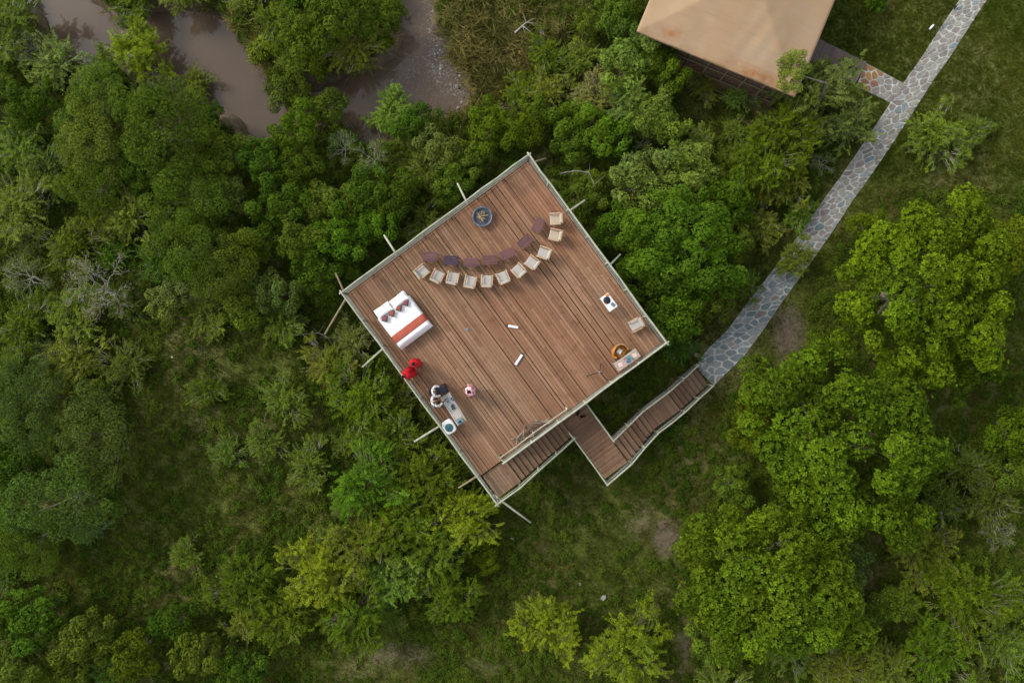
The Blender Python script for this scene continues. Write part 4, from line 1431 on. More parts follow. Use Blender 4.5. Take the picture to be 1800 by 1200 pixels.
def arch_clump(key, R0, hc, nl, lobe, leafL, dens, seed, squash=.62, wr=.55, k=6, tilt=.35, irregular=.18, bark=M_bark):
    """a crown of rounded lobes covered with leaf rosettes"""
    r = np.random.default_rng(seed); rnd = random.Random(seed)
    d = fib(nl, r, -.05)
    ang = np.arctan2(d[:, 1], d[:, 0])
    wob = 1 + irregular * (np.sin(2 * ang + seed) + .7 * np.sin(3 * ang + 2.1 * seed) + .4 * np.sin(5 * ang + seed * .7))
    rad = (1 - .42 * r.uniform(0, 1, nl) ** 1.6) * (R0 - lobe * .7)
    lc = d * rad[:, None] * np.stack([wob, wob, np.full(nl, squash)], 1)
    lc[:, 2] += r.normal(0, R0 * .09, nl)
    lr = lobe * r.uniform(.65, 1.25, nl)
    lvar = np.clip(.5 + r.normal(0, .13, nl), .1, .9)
    allc, alln, allv = [], [], []
    for i in range(nl):
        m_ = int(dens * lr[i] ** 2 * 9)
        dn = fib(m_, r, -.45) + r.normal(0, .10, (m_, 3)); dn = unit(dn)
        # bumpy lobe surface: sub-lobes
        sub = unit(r.normal(size=(15, 3))); sub[:, 2] = abs(sub[:, 2])
        bumpy = .58 + .46 * np.sqrt(np.max(np.clip((dn @ sub.T - .74) / .26, 0, 1), 1))
        cc = lc[i] + dn * (lr[i] * bumpy * r.uniform(.86, 1.05, m_))[:, None] * np.array([1, 1, .8])
        allc.append(cc); alln.append(unit(dn + np.array([0, 0, .30]) + r.normal(0, .22, (m_, 3))))
        allv.append(np.clip(lvar[i] + r.normal(0, .12, m_), 0, 1))
        m2 = int(m_ * .3)     # inner leaves, a dark filling: crown shade put into their colour
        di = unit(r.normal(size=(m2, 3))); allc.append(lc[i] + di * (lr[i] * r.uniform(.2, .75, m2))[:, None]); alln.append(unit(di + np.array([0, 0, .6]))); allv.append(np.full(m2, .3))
    c = np.concatenate(allc); nn = np.concatenate(alln); vv = np.concatenate(allv)
    # a few stray shoots
    ns = int(nl * 5); ds = unit(r.normal(size=(ns, 3)) * np.array([1, 1, .6]) + np.array([0, 0, .4]))
    li = r.integers(0, nl, ns); cs_ = lc[li] + ds * (lr[li] * r.uniform(1.05, 1.32, ns))[:, None]
    c = np.concatenate([c, cs_]); nn = np.concatenate([nn, ds]); vv = np.concatenate([vv, np.full(ns, .65)])
    c[:, 2] += hc
    Q, v = rosettes(c, nn, k, leafL, wr, tilt, r, vv)
    tb_ = MB(); limbs(tb_, hc * .38, [tuple(lc[i] + np.array([0, 0, hc])) for i in range(0, nl, max(1, nl // 9))], .055 * R0 ** .8 + .03, rnd)
    ARCH.setdefault(key, []).append((leaf_mesh("crown", Q, v), tb_.mesh("trunk", bark), R0, hc))


def arch_spray(key, R0, hc, nb, leafL, seed, up=.55, heads_div=16, lmin=.16, lmax=.42, bark=M_bark, dens=1.0, tuft=.0, wr=.4):
    """feathery acacia: arching shoots with leaflets along them, spiky outline"""
    r = np.random.default_rng(seed); rnd = random.Random(seed)
    cen_n = max(4, nb // heads_div)
    heads = unit(r.normal(size=(cen_n, 3)) * np.array([1, 1, .4]) + np.array([0, 0, .3])) * (R0 * r.uniform(.2, .92, (cen_n, 1))) * np.array([1, 1, .75])
    ang = np.arctan2(heads[:, 1], heads[:, 0]); heads[:, :2] *= (1 + .25 * np.sin(2 * ang + seed) + .2 * np.sin(3 * ang + seed * 3))[:, None]
    st = heads[r.integers(0, cen_n, nb)] + r.normal(0, R0 * .12, (nb, 3))
    dr = unit(unit(st + 1e-3) * np.array([.75, .75, .4]) + r.normal(0, .75, (nb, 3)) * np.array([1, 1, .7]) + np.array([0, 0, up]))
    ln_ = R0 * r.uniform(lmin, lmax, nb)
    m_ = max(5, int(9 * dens))
    t = np.linspace(.1, 1, m_)[None, :, None]
    droop = np.array([0, 0, -1.0]) * (t ** 2) * (ln_[:, None, None] * .28)
    pts = st[:, None] + dr[:, None] * t * ln_[:, None, None] + droop
    tw = MB()
    for i in range(0, nb, 2):
        a_, b_ = pts[i, 0], pts[i, m_ // 2]; c_ = pts[i, -1]
        o_ = np.array([0, 0, hc])
        tw.tube([a_ * .8 + o_, b_ + o_, c_ + o_], [.014, .009, .004], 3)
    side = unit(np.cross(dr, np.array([0, 0, 1.0]) + r.normal(0, .3, (nb, 3))))
    Qs, vs_ = [], []
    bv = np.clip(.55 + r.normal(0, .15, nb), 0, 1)
    for s_ in (1, -1):
        for k_ in range(2):
            a = unit(side[:, None] * s_ + dr[:, None] * r.uniform(.3, 1.0, (nb, m_, 1)) + r.normal(0, .28, (nb, m_, 3)))
            Ln = leafL * r.uniform(.6, 1.3, (nb, m_, 1)) * (1.15 - .4 * t)
            b = unit(np.cross(a, np.array([0, 0, 1.0]) + r.normal(0, .45, (nb, m_, 3))))
            base = pts + r.normal(0, .015, pts.shape)
            mid = base + a * Ln * .5; tip = base + a * Ln - np.array([0, 0, .15]) * Ln
            Q = np.stack([base, mid + b * Ln * wr * .5, tip, mid - b * Ln * wr * .5], 3 - 1).reshape(-1, 4, 3)
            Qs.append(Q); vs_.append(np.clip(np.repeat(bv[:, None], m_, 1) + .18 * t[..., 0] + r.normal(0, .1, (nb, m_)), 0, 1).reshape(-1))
    Q = np.concatenate(Qs); Q[..., 2] += hc
    v = np.concatenate(vs_)
    limbs(tw, hc * .35, [tuple(h_ + np.array([0, 0, hc])) for h_ in heads[:10]], .04 * R0 ** .8 + .02, rnd)
    ARCH.setdefault(key, []).append((leaf_mesh("crown", Q, v), tw.mesh("trunk", bark), R0, hc))


def arch_bare(key, R0, hc, seed, leaves=1200, leafL=.09, wide=.5):
    """mostly leafless crown: forked pale branches and thin foliage"""
    r = np.random.default_rng(seed); rnd = random.Random(seed)
    mb = MB(); tips = []

    def grow(p, d, l, rad, dep):
        q_ = p + d * l; m2 = p.lerp(q_, .5) + Vector((rnd.uniform(-1, 1), rnd.uniform(-1, 1), rnd.uniform(-.5, .5))) * l * .12
        mb.tube([p, m2, q_], [rad, rad * .8, rad * .6], 5 if dep < 2 else 3)
        if dep >= 5: tips.append(q_); return
        for _ in range(rnd.choice([2, 3, 3])):
            nd_ = (d + Vector((rnd.gauss(0, .6), rnd.gauss(0, .6), rnd.gauss(.02, .35)))).normalized()
            grow(q_, nd_, l * rnd.uniform(.62, .86), max(rad * .56, .006), dep + 1)
        if dep >= 3: tips.append(q_)
    n0 = 7
    for i in range(n0):
        a = i / n0 * 6.28 + rnd.uniform(-.4, .4)
        d = Vector((math.cos(a) * wide * 1.4, math.sin(a) * wide * 1.4, rnd.uniform(.5, .9))).normalized()
        grow(Vector((0, 0, hc * .25)), d, R0 * .28, .042, 1)
    mb.tube([(0, 0, -.3), (0, 0, hc * .28)], [.11, .085], 7)
    T_ = np.array([list(t) for t in tips])
    c = T_[r.integers(0, len(T_), leaves)] + r.normal(0, .14, (leaves, 3))
    Q, v = rosettes(c, unit(r.normal(0, .5, (leaves, 3)) + np.array([0, 0, 1.0])), 3, leafL, .5, .3, r, np.clip(.5 + r.normal(0, .2, leaves), 0, 1))
    ARCH.setdefault(key, []).append((leaf_mesh("crown", Q, v), mb.mesh("trunk", M_barkpale), R0, hc))


# big rosette-leaved trees
arch_clump('A', 4.4, 4.0, 70, .66, .13, 30, 1, squash=.62, irregular=.09)
arch_clump('A', 4.4, 4.0, 66, .68, .13, 30, 2, squash=.64, irregular=.11)
arch_clump('A', 4.2, 3.9, 58, .72, .13, 30, 3, squash=.66, irregular=.10)
# medium dense trees
for s_ in range(5): arch_clump('B', 2.2, 2.3, 24, .50, .12, 32, 10 + s_, squash=.66, irregular=.28)
# fine-leaved blue-green trees
for s_ in range(3): arch_clump('E', 3.0, 2.9, 52, .55, .095, 40, 20 + s_, squash=.6, wr=.4, tilt=.6, k=5, irregular=.2)
# small shrubs
for s_ in range(4): arch_clump('S', .85, .5, 9, .34, .12, 42, 30 + s_, squash=.6, k=5, irregular=.25)
# feathery
for s_ in range(5): arch_spray('F', 2.1, 1.9, 520, .125, 40 + s_, up=.35, wr=.34, heads_div=20, lmin=.14, lmax=.42, dens=1.5)
# loose scrub
for s_ in range(5): arch_spray('L', 1.7, 1.1, 560, .10, 50 + s_, up=.6, dens=.95, wr=.42, heads_div=18, lmin=.12, lmax=.4, bark=M_twig)
# bare
for s_ in range(3): arch_bare('X', 2.3, 1.9, 60 + s_, leaves=900, leafL=.08)

G = {  # leaf colours (reflectance)
    'yg': (0.107, 0.138, 0.004), 'yg2': (0.089, 0.121, 0.005), 'mid': (0.104, 0.142, 0.014), 'dk': (0.060, 0.106, 0.007), 'br': (0.087, 0.142, 0.009),
    'ol': (0.133, 0.157, 0.016), 'gr': (0.144, 0.177, 0.036), 'bl': (0.093, 0.133, 0.026), 'fe': (0.170, 0.212, 0.010), 'dry': (0.185, 0.159, 0.050),
    'pale': (0.156, 0.200, 0.029), 'dko': (0.087, 0.110, 0.012)}
LOOK = {'A': ('tree', 'leafy_tree'), 'B': ('tree', 'bushy_tree'), 'E': ('tree', 'fine_leaved_tree'), 'S': ('shrub', 'small_shrub'),
        'F': ('tree', 'feathery_acacia'), 'L': ('shrub', 'scrub_bush'), 'X': ('tree', 'bare_tree')}
COLW = {'yg': 'bright yellow-green', 'yg2': 'yellow-green', 'mid': 'mid green', 'dk': 'dark green', 'br': 'bright green', 'ol': 'olive green', 'gr': 'grey-green',
        'bl': 'dull blue-green', 'fe': 'light lime green', 'dry': 'dry brown', 'pale': 'pale green', 'dko': 'dark olive'}
cnt = {}


def keep_out(x, y, R):
    """push a crown off the deck, stairs, tent"""
    u_, v_ = uv_of(x, y)
    for (a, b, c_, d) in ((-.15, DU + .15, -.15, DV + .1), (-.2, 4.7, DV, DV + 1.6), (4.4, 6.5, DV, 15.5), (6.2, 12.3, 13.3, 15.4)):
        cu = min(max(u_, a), b); cv = min(max(v_, c_), d)
        du, dv = u_ - cu, v_ - cv; dist = math.hypot(du, dv)
        if dist < 1e-6: return None
        if dist < R:
            f_ = R / dist
            u_, v_ = cu + du * f_, cv + dv * f_
    q_ = A0 + U * u_ + V_ * v_
    return q_.x, q_.y


def plant(kind, x, y, rpx, col, label, group=None, tall=1.0, free=False, cat=None):
    vs_ = ARCH[kind]; i = cnt.get(kind, 0); cnt[kind] = i + 1
    crown, trunk, R0, hc = vs_[i % len(vs_)]
    g0 = P(x, y, 0); g = h1(g0.x, g0.y)
    s_ = rpx * H / F / R0
    for _ in range(3):
        zc = max(g, ZW - .1) + hc * s_ * tall
        q_ = P(x, y, zc); s_ = rpx * (H - zc) / F / R0
    R = s_ * R0
    if not free:
        k_ = keep_out(q_.x, q_.y, R * .93)
        if k_ is None: return None
        q_ = Vector((k_[0], k_[1], 0))
    g = h1(q_.x, q_.y)
    if g < ZW - .2: g = ZW - .2
    cw, nm = LOOK[kind]
    o = bpy.data.objects.new(nm, None); o.empty_display_size = .3; C.objects.link(o)
    o.location = (q_.x, q_.y, g); o.rotation_euler = (0, 0, random.uniform(0, 6.28)); o.scale = (s_ * random.uniform(.86, 1.14), s_ * random.uniform(.86, 1.14), s_ * tall * random.uniform(.92, 1.08))
    tag(o, label, cat or cw, group)
    c_ = G[col]; j = [random.uniform(.86, 1.05), random.uniform(.92, 1.14)]
    for nm2, me in (("crown", crown), ("trunk", trunk)):
        ch_ = bpy.data.objects.new(nm2, me); C.objects.link(ch_); ch_.parent = o
        ch_.color = (c_[0] * j[0], c_[1] * j[1], c_[2], 1)
    return o


# hand-placed plants: kind, x, y, radius (photo pixels), colour, where it stands
PL = [
 ('A', 1624, 512, 178, 'yg', "the largest tree, broad and rounded, right of the flagstone path"),
 ('A', 1476, 785, 188, 'yg2', "wide tree with a lumpy crown between the stair foot and the largest tree"),
 ('A', 1350, 1025, 166, 'yg2', "round lumpy tree at the bottom, below the wide tree"),
 ('B', 1425, 630, 40, 'yg2', "small crown tucked beside the brown soil patch at the path"),
 ('B', 1375, 690, 42, 'yg2', "crown poking out of the wide tree towards the stair foot"),
 ('B', 1318, 735, 48, 'yg2', "crown on the stair side of the wide tree"),
 ('B', 1290, 850, 45, 'mid', "low crown between the wide tree and the grass clearing"),
 ('B', 1600, 800, 62, 'yg2', "crown closing the lower side of the wide tree"),
 ('B', 1560, 705, 50, 'yg2', "crown between the largest tree and the wide tree"),
 ('B', 1420, 885, 55, 'yg2', "crown between the wide tree and the round bottom tree"),
 ('B', 1545, 890, 52, 'yg2', "crown on the lower edge of the wide tree, by the glade"),
 ('B', 1475, 1000, 60, 'bl', "shaded crown on the far side of the round bottom tree"),
 ('B', 1500, 1085, 45, 'mid', "small crown beside the round bottom tree"),
 ('B', 1230, 960, 42, 'yg2', "small crown beside the reddish soil patch"),
 ('B', 1260, 1130, 50, 'ol', "crown at the lower edge below the round bottom tree"),
 ('B', 1790, 750, 58, 'yg2', "tree cut by the picture edge below the largest tree"),
 ('B', 1745, 440, 62, 'yg', "crown leaning out of the largest tree to the picture edge"),
 ('B', 1522, 400, 38, 'yg', "crown beside the path at the top of the largest tree"),
 ('B', 1690, 650, 60, 'yg2', "crown closing the lower end of the largest tree"),
 # between deck and path
 ('A', 1195, 432, 112, 'br', "dense tree filling the gap between the deck and the path"),
 ('B', 1130, 470, 62, 'br', "lobed crown against the deck's long railing"),
 ('B', 1190, 545, 60, 'br', "crown nearest the deck corner with the desk"),
 ('B', 1248, 530, 50, 'mid', "crown overhanging the lower path edge"),
 ('B', 1085, 400, 52, 'br', "crown beside the topmost armchairs, outside the railing"),
 ('B', 1275, 440, 55, 'mid', "crown beside the path, level with the overhanging sprig"),
 ('B', 1120, 320, 62, 'gr', "pale topped crown above the dense tree by the path"),
 ('B', 1200, 310, 62, 'pale', "pale crown between the tent and the dense tree"),
 ('B', 1040, 330, 40, 'mid', "crown by the fallen branch near the deck's top corner"),
 ('B', 1270, 355, 55, 'yg2', "crown above the dense tree, towards the path"),
 ('L', 1195, 610, 34, 'dk', "dark low bush below the desk corner of the deck"),
 ('L', 1335, 395, 44, 'ol', "loose bush on the grass side of the path"),
 ('F', 1395, 452, 30, 'ol', "sprig of leaves overhanging the flagstones"),
 ('F', 1330, 290, 62, 'yg2', "feathery tree between the tent and the path"),
 ('F', 1375, 235, 58, 'yg2', "feathery tree just below the tent corner"),
 ('F', 1440, 170, 68, 'gr', "grey-green acacia beside the boardwalk"),
 ('F', 1492, 222, 50, 'gr', "grey-green acacia nearest the path junction"),
 ('F', 1388, 318, 46, 'ol', "open acacia halfway along the path"),
 ('X', 1452, 285, 34, 'gr', "twiggy tree beside the path below the junction"),
 ('B', 1450, 130, 22, 'mid', "little crown against the boardwalk"),
 ('L', 1640, 240, 52, 'ol', "faint sapling alone on the lawn right of the path"),
 ('L', 1705, 235, 34, 'mid', "small sapling on the lawn nearest the picture edge"),
 ('S', 1540, 3, 20, 'br', "tiny bush on the lawn at the top edge"),
 # above the deck
 ('B', 1100, 115, 60, 'pale', "light crown beside the tent's wall"),
 ('B', 1165, 125, 46, 'br', "crown touching the tent's eave"),
 ('B', 1085, 30, 46, 'mid', "crown at the top edge beside the tent roof"),
 ('B', 1040, 40, 30, 'ol', "narrow crown beside the dark gully at the top edge"),
 ('F', 1110, 190, 55, 'pale', "loose crown below the tent's long wall"),
 ('B', 1160, 215, 50, 'pale', "crown below the middle of the tent wall"),
 ('X', 1140, 225, 45, 'gr', "grey twiggy tree below the tent wall"),
 ('L', 1050, 175, 42, 'dry', "brown dying bush left of the tent"),
 ('B', 1060, 238, 52, 'br', "crown between the brown bush and the deck's top corner"),
 ('B', 1005, 235, 46, 'br', "crown above the deck's top corner"),
 ('L', 960, 95, 40, 'yg2', "yellowish bush in the dry grass"),
 ('L', 915, 170, 42, 'yg2', "bush at the lower end of the dry grass"),
 ('L', 970, 160, 42, 'ol', "bush beside the dark gully"),
 ('B', 860, 222, 48, 'yg2', "crown between the river bend and the deck"),
 ('B', 915, 232, 44, 'yg2', "crown directly above the deck's top corner"),
 ('B', 955, 205, 40, 'br', "crown left of the brown dying bush"),
 ('B', 825, 280, 42, 'mid', "crown above the fire pit side railing"),
 ('B', 775, 265, 45, 'gr', "grey-green crown above the upper railing"),
 ('B', 735, 222, 42, 'dk', "dark crown at the water's lower bank"),
 ('F', 692, 195, 38, 'pale', "light feathery crown overlapping the river"),
 ('L', 745, 300, 45, 'mid', "bush with reddish twigs above the upper railing"),
 ('B', 790, 320, 38, 'mid', "crown by the outrigger pole nearest the fire pit"),
 ('X', 652, 275, 56, 'gr', "grey leafless tree between the river and the deck"),
 ('X', 600, 255, 44, 'gr', "grey leafless tree beside the yellow-green crown"),
 ('B', 700, 345, 48, 'dk', "dark crown beside the upper railing"),
 ('B', 640, 340, 52, 'dk', "dark crown left of the upper railing"),
 ('B', 660, 400, 46, 'br', "leafy crown next to the second outrigger pole"),
 ('B', 600, 420, 50, 'br', "leafy crown above the deck's left corner"),
 ('B', 555, 480, 46, 'dk', "dark crown left of the deck's left corner"),
 ('B', 540, 420, 48, 'mid', "crown in the dark hollow left of the deck"),
 ('B', 500, 365, 50, 'dk', "dark crown in the hollow below the yellow-green crown"),
 ('B', 575, 360, 46, 'mid', "crown above the dark hollow"),
 ('B', 520, 230, 52, 'yg2', "yellow-green crown between the two parts of the river"),
 ('B', 510, 160, 46, 'mid', "crown below the river island"),
 ('B', 570, 195, 46, 'mid', "crown beside the river, right of the yellow-green crown"),
 ('B', 465, 285, 44, 'dk', "dark crown below the pond"),
 ('B', 530, 300, 44, 'dk', "dark crown below the yellow-green crown"),
 # island and banks
 ('L', 482, 38, 42, 'yg2', "bush on the near end of the river island"),
 ('B', 540, 70, 55, 'br', "leafy bush in the middle of the river island"),
 ('B', 595, 25, 55, 'br', "leafy bush at the top edge of the river island"),
 ('L', 625, 85, 44, 'ol', "bush above the eroded bank of the island"),
 ('B', 680, 20, 34, 'mid', "bush beside the narrow river channel"),
 ('L', 508, 112, 30, 'ol', "low bush at the island's lower bank"),
 ('L', 250, 5, 40, 'yg2', "grassy bush on the pond's upper bank"),
 ('L', 330, -10, 40, 'ol', "bush at the top edge above the pond"),
 ('L', 432, -8, 32, 'ol', "bush at the top edge where the island begins"),
 # top left
 ('L', 22, 45, 55, 'mid', "bush in the upper left corner beside the pond"),
 ('L', 95, 115, 52, 'gr', "grey-green bush on the pond's left bank"),
 ('X', 40, 75, 45, 'gr', "pale twiggy tree in the upper left corner"),
 ('F', 236, 95, 52, 'fe', "feathery tree reaching over the pond"),
 ('F', 190, 122, 34, 'br', "light green tree on the pond's lower bank"),
 ('L', 345, 150, 34, 'ol', "low bush at the pond's lower edge"),
 ('E', 302, 235, 90, 'mid', "large round tree below the pond"),
 ('E', 165, 185, 66, 'pale', "pale fine-leaved tree left of the large round tree"),
 ('E', 172, 262, 62, 'pale', "pale tree with a dark hollow beside it"),
 ('B', 398, 268, 44, 'mid', "crown on the pond side of the large round tree"),
 ('B', 372, 200, 24, 'dk', "small crown at the pond's lower tip"),
 ('E', 160, 325, 55, 'ol', "olive tree near the left thicket"),
 ('B', 238, 305, 42, 'mid', "crown in the middle of the left thicket"),
 ('E', 335, 345, 74, 'mid', "broad tree below the large round tree"),
 ('B', 408, 350, 46, 'bl', "blue-green crown beside the broad tree"),
 ('B', 60, 185, 46, 'dk', "dark crown at the left edge below the pond"),
 ('L', 35, 250, 52, 'ol', "olive scrub at the left edge"),
 ('L', 85, 305, 50, 'dko', "dark scrub left of the olive tree"),
 ('L', 35, 365, 55, 'ol', "scrub at the left edge level with the broad tree"),
 ('L', 225, 385, 50, 'ol', "yellowish scrub below the olive tree"),
 # left middle
 ('L', 130, 432, 55, 'yg2', "yellowish bush above the large bare tree"),
 ('X', 155, 505, 90, 'dry', "large bare tree with spreading pale branches"),
 ('X', 35, 485, 52, 'gr', "pale branched tree at the left edge"),
 ('E', 345, 445, 70, 'mid', "tree in the middle of the left thicket's lower edge"),
 ('E', 405, 478, 64, 'mid', "tree nearest the small clearing"),
 ('B', 298, 525, 44, 'gr', "grey-green crown at the edge of the small clearing"),
 ('B', 488, 515, 50, 'bl', "blue-green crown left of the deck"),
 ('B', 430, 545, 40, 'mid', "low crown below the thicket"),
 ('L', 500, 565, 44, 'mid', "low bush below the blue-green crown"),
 ('B', 455, 430, 46, 'dk', "dark crown in the thicket's shade"),
 ('L', 140, 560, 55, 'ol', "scrub below the large bare tree"),
 ('L', 50, 570, 55, 'yg2', "yellowish scrub at the left edge"),
 ('L', 135, 635, 60, 'ol', "wide scrub above the blue-green tree"),
 ('L', 225, 640, 46, 'dko', "dark scrub on the clearing's left side"),
 ('X', 70, 620, 40, 'gr', "twiggy grey tree at the left edge"),
 ('L', 365, 688, 36, 'yg2', "lone yellow-green bush in the clearing"),
 ('E', 60, 700, 72, 'bl', "hazy blue-green tree at the left edge"),
 ('E', 178, 762, 78, 'bl', "rounded blue-green tree right of the hazy one"),
 ('E', 105, 880, 88, 'bl', "largest blue-green tree on the left side"),
 ('E', 45, 955, 66, 'mid', "green tree below the largest blue-green tree"),
 ('B', 25, 820, 52, 'dk', "dark crown between the blue-green trees at the left edge"),
 # bottom left
 ('B', 60, 1080, 62, 'dk', "dark tree in the bottom left group"),
 ('B', 30, 1160, 52, 'mid', "tree in the bottom left corner"),
 ('B', 158, 1120, 56, 'mid', "tree in the middle of the bottom left group"),
 ('B', 242, 1145, 52, 'yg2', "yellow-green tree of the bottom left group"),
 ('B', 305, 1095, 44, 'dk', "tree on the clearing side of the bottom left group"),
 ('B', 345, 1145, 50, 'mid', "tree at the end of the bottom left group"),
 ('B', 110, 1190, 42, 'mid', "low tree at the bottom edge of the left group"),
 ('B', 430, 1170, 46, 'dk', "tree at the bottom edge, apart from the left group"),
 ('L', 330, 975, 32, 'mid', "thin sapling on the dark clearing"),
 ('F', 430, 1035, 58, 'yg2', "feathery acacia at the left of the bottom acacias"),
 ('F', 565, 1010, 66, 'fe', "bright acacia with a pointed crown near the bottom"),
 ('F', 500, 1085, 50, 'yg2', "acacia below the bright pointed one"),
 ('F', 630, 1075, 58, 'yg2', "acacia nearest the bare trampled ground"),
 # below the deck
 ('L', 580, 640, 46, 'ol', "twiggy bush below the deck's left corner"),
 ('L', 620, 600, 36, 'gr', "grey twiggy bush against the lower left railing"),
 ('L', 640, 700, 62, 'yg2', "bush outside the railing near the red wrapped people"),
 ('L', 690, 770, 58, 'yg2', "bush outside the railing near the serving table"),
 ('F', 650, 850, 60, 'br', "acacia below the serving table, outside the railing"),
 ('F', 745, 840, 56, 'yg2', "acacia beside the lowest left outrigger pole"),
 ('F', 820, 905, 56, 'fe', "bright acacia below the deck's bottom corner"),
 ('F', 705, 915, 58, 'yg2', "acacia in the middle of the slope below the deck"),
 ('F', 762, 975, 60, 'br', "acacia at the lower end of the slope"),
 ('F', 640, 950, 54, 'ol', "dull acacia between the slope and the bright pointed one"),
 ('F', 690, 1010, 50, 'pale', "pale acacia above the trampled ground"),
 ('F', 790, 1050, 50, 'yg2', "acacia on the lower meadow beside the trampled ground"),
 ('F', 958, 1092, 60, 'fe', "bright lime acacia standing alone on the bottom meadow"),
 ('F', 1112, 1140, 72, 'fe', "bright lime acacia with bare lower twigs at the bottom edge"),
 ('L', 470, 775, 36, 'mid', "small bush on the clearing, upper of a pair"),
 ('L', 545, 815, 42, 'mid', "small bush on the clearing, lower of a pair"),
 ('L', 400, 795, 30, 'mid', "faint bush left of the pair on the clearing"),
 ('L', 500, 700, 46, 'ol', "brownish bush in the clearing below the deck"),
 # bottom right
 ('F', 1690, 1050, 84, 'yg2', "large feathery acacia near the bottom right corner"),
 ('F', 1650, 1145, 62, 'yg2', "feathery acacia at the bottom edge on the right"),
 ('F', 1620, 965, 54, 'ol', "loose acacia right of the dark glade"),
 ('L', 1745, 880, 60, 'dko', "dark thicket bush by the right edge"),
 ('X', 1760, 940, 46, 'gr', "purplish twiggy tree near the right edge"),
 ('L', 1700, 820, 46, 'dko', "dark bush between the wide tree and the right edge"),
 ('F', 1560, 1180, 50, 'ol', "dull acacia at the bottom edge beside the glade"),
 ('L', 1480, 1175, 48, 'ol', "low bush at the bottom edge below the round tree"),
 ('L', 1770, 1130, 50, 'mid', "bush in the bottom right corner"),
 ('B', 1780, 830, 40, 'mid', "crown at the right edge above the dark bush"),
]
for row in PL:
    kd, x, y, rp, col, where = row
    pre = {'X': '', 'F': '', 'L': '', 'S': ''}.get(kd, '')
    lab = COLW[col] + ", " + where if kd != 'X' else where
    t_ = 1.0
    if kd == 'L': t_ = .85
    if kd == 'B' and (600 < x < 1150 and 150 < y < 700): t_ = .9
    plant(kd, x, y, rp, col, lab, tall=t_, free=where.startswith("sprig"))
# a leaning tree whose crown hangs over the tent's lower corner
cr, tk, R0, hc = ARCH['B'][2]
bx_ = P(1425, 196, 0); cz = 5.0; cp_ = P(1391, 127, cz); sc_ = .98 / R0
lt = bpy.data.objects.new("bushy_tree", None); C.objects.link(lt); lt.location = (bx_.x, bx_.y, h1(bx_.x, bx_.y))
tag(lt, "pale green slender tree leaning over the tent's lower corner", "tree")
off = Vector((cp_.x - bx_.x, cp_.y - bx_.y, cz))
co = bpy.data.objects.new("crown", cr); C.objects.link(co); co.parent = lt; co.scale = (sc_, sc_, sc_ * .8); co.location = off - Vector((0, 0, hc * sc_ * .8))
co.color = (G['pale'][0], G['pale'][1], G['pale'][2], 1)
MB().tube([(0, 0, -.3), (off.x * .1, off.y * .1, 2.0), (off.x * .3, off.y * .3, 3.9), tuple(off)], [.09, .07, .05, .02], 7).build("trunk", M_bark, lt, smooth=True)
print("plants", sum(cnt.values()))

# thicket filler: plants the picture does not tell apart
zones = [([(0, 130), (60, 180), (150, 160), (330, 190), (430, 230), (600, 240), (700, 230), (820, 210), (960, 240), (900, 280), (600, 500), (540, 590), (470, 570), (250, 540), (200, 660), (0, 700)], 46, ['mid', 'dk', 'ol', 'dko', 'br'], "bush filling the thicket left of the deck", "bushes of the left thicket", 'L'),
         ([(800, 215), (960, 200), (1010, 60), (1110, 0), (1140, 70), (1360, 190), (1480, 270), (1330, 500), (1200, 600), (1000, 290), (930, 260)], 46, ['mid', 'yg2', 'pale', 'ol', 'br'], "bush filling the thicket between the deck and the tent", "bushes of the upper thicket", 'L'),
         ([(600, 650), (700, 700), (870, 890), (860, 1000), (760, 1090), (600, 1110), (420, 1100), (500, 980), (620, 900)], 42, ['yg2', 'ol', 'mid', 'pale'], "bush on the overgrown slope below the deck", "bushes of the lower slope", 'L'),
         ([(-80, 600), (150, 640), (240, 760), (160, 960), (40, 1000), (200, 1100), (400, 1140), (430, 1260), (-80, 1260)], 50, ['dk', 'bl', 'mid', 'dko'], "bush under the trees of the lower left corner", "bushes of the lower left corner", 'L'),
         ([(1250, 720), (1400, 640), (1400, 900), (1520, 960), (1540, 1160), (1240, 1240), (1210, 960)], 66, ['mid', 'dko', 'ol'], "bush in the shade between the big trees", "bushes between the big trees", 'L'),
         ([(1560, 1010), (1700, 820), (1880, 800), (1880, 1280), (1500, 1260)], 54, ['ol', 'mid', 'dko'], "scrub of the lower right corner", "scrub of the lower right corner", 'L'),
         ([(-80, -60), (60, -60), (60, 60), (20, 160), (-80, 700)], 50, ['ol', 'mid'], "scrub along the left picture edge", "bushes of the left thicket", 'L'),
         ([(420, -60), (700, -60), (705, 60), (600, 125), (480, 130), (440, 60)], 34, ['yg2', 'br', 'ol'], "small bush covering the river island", "bushes of the river island", 'S')]
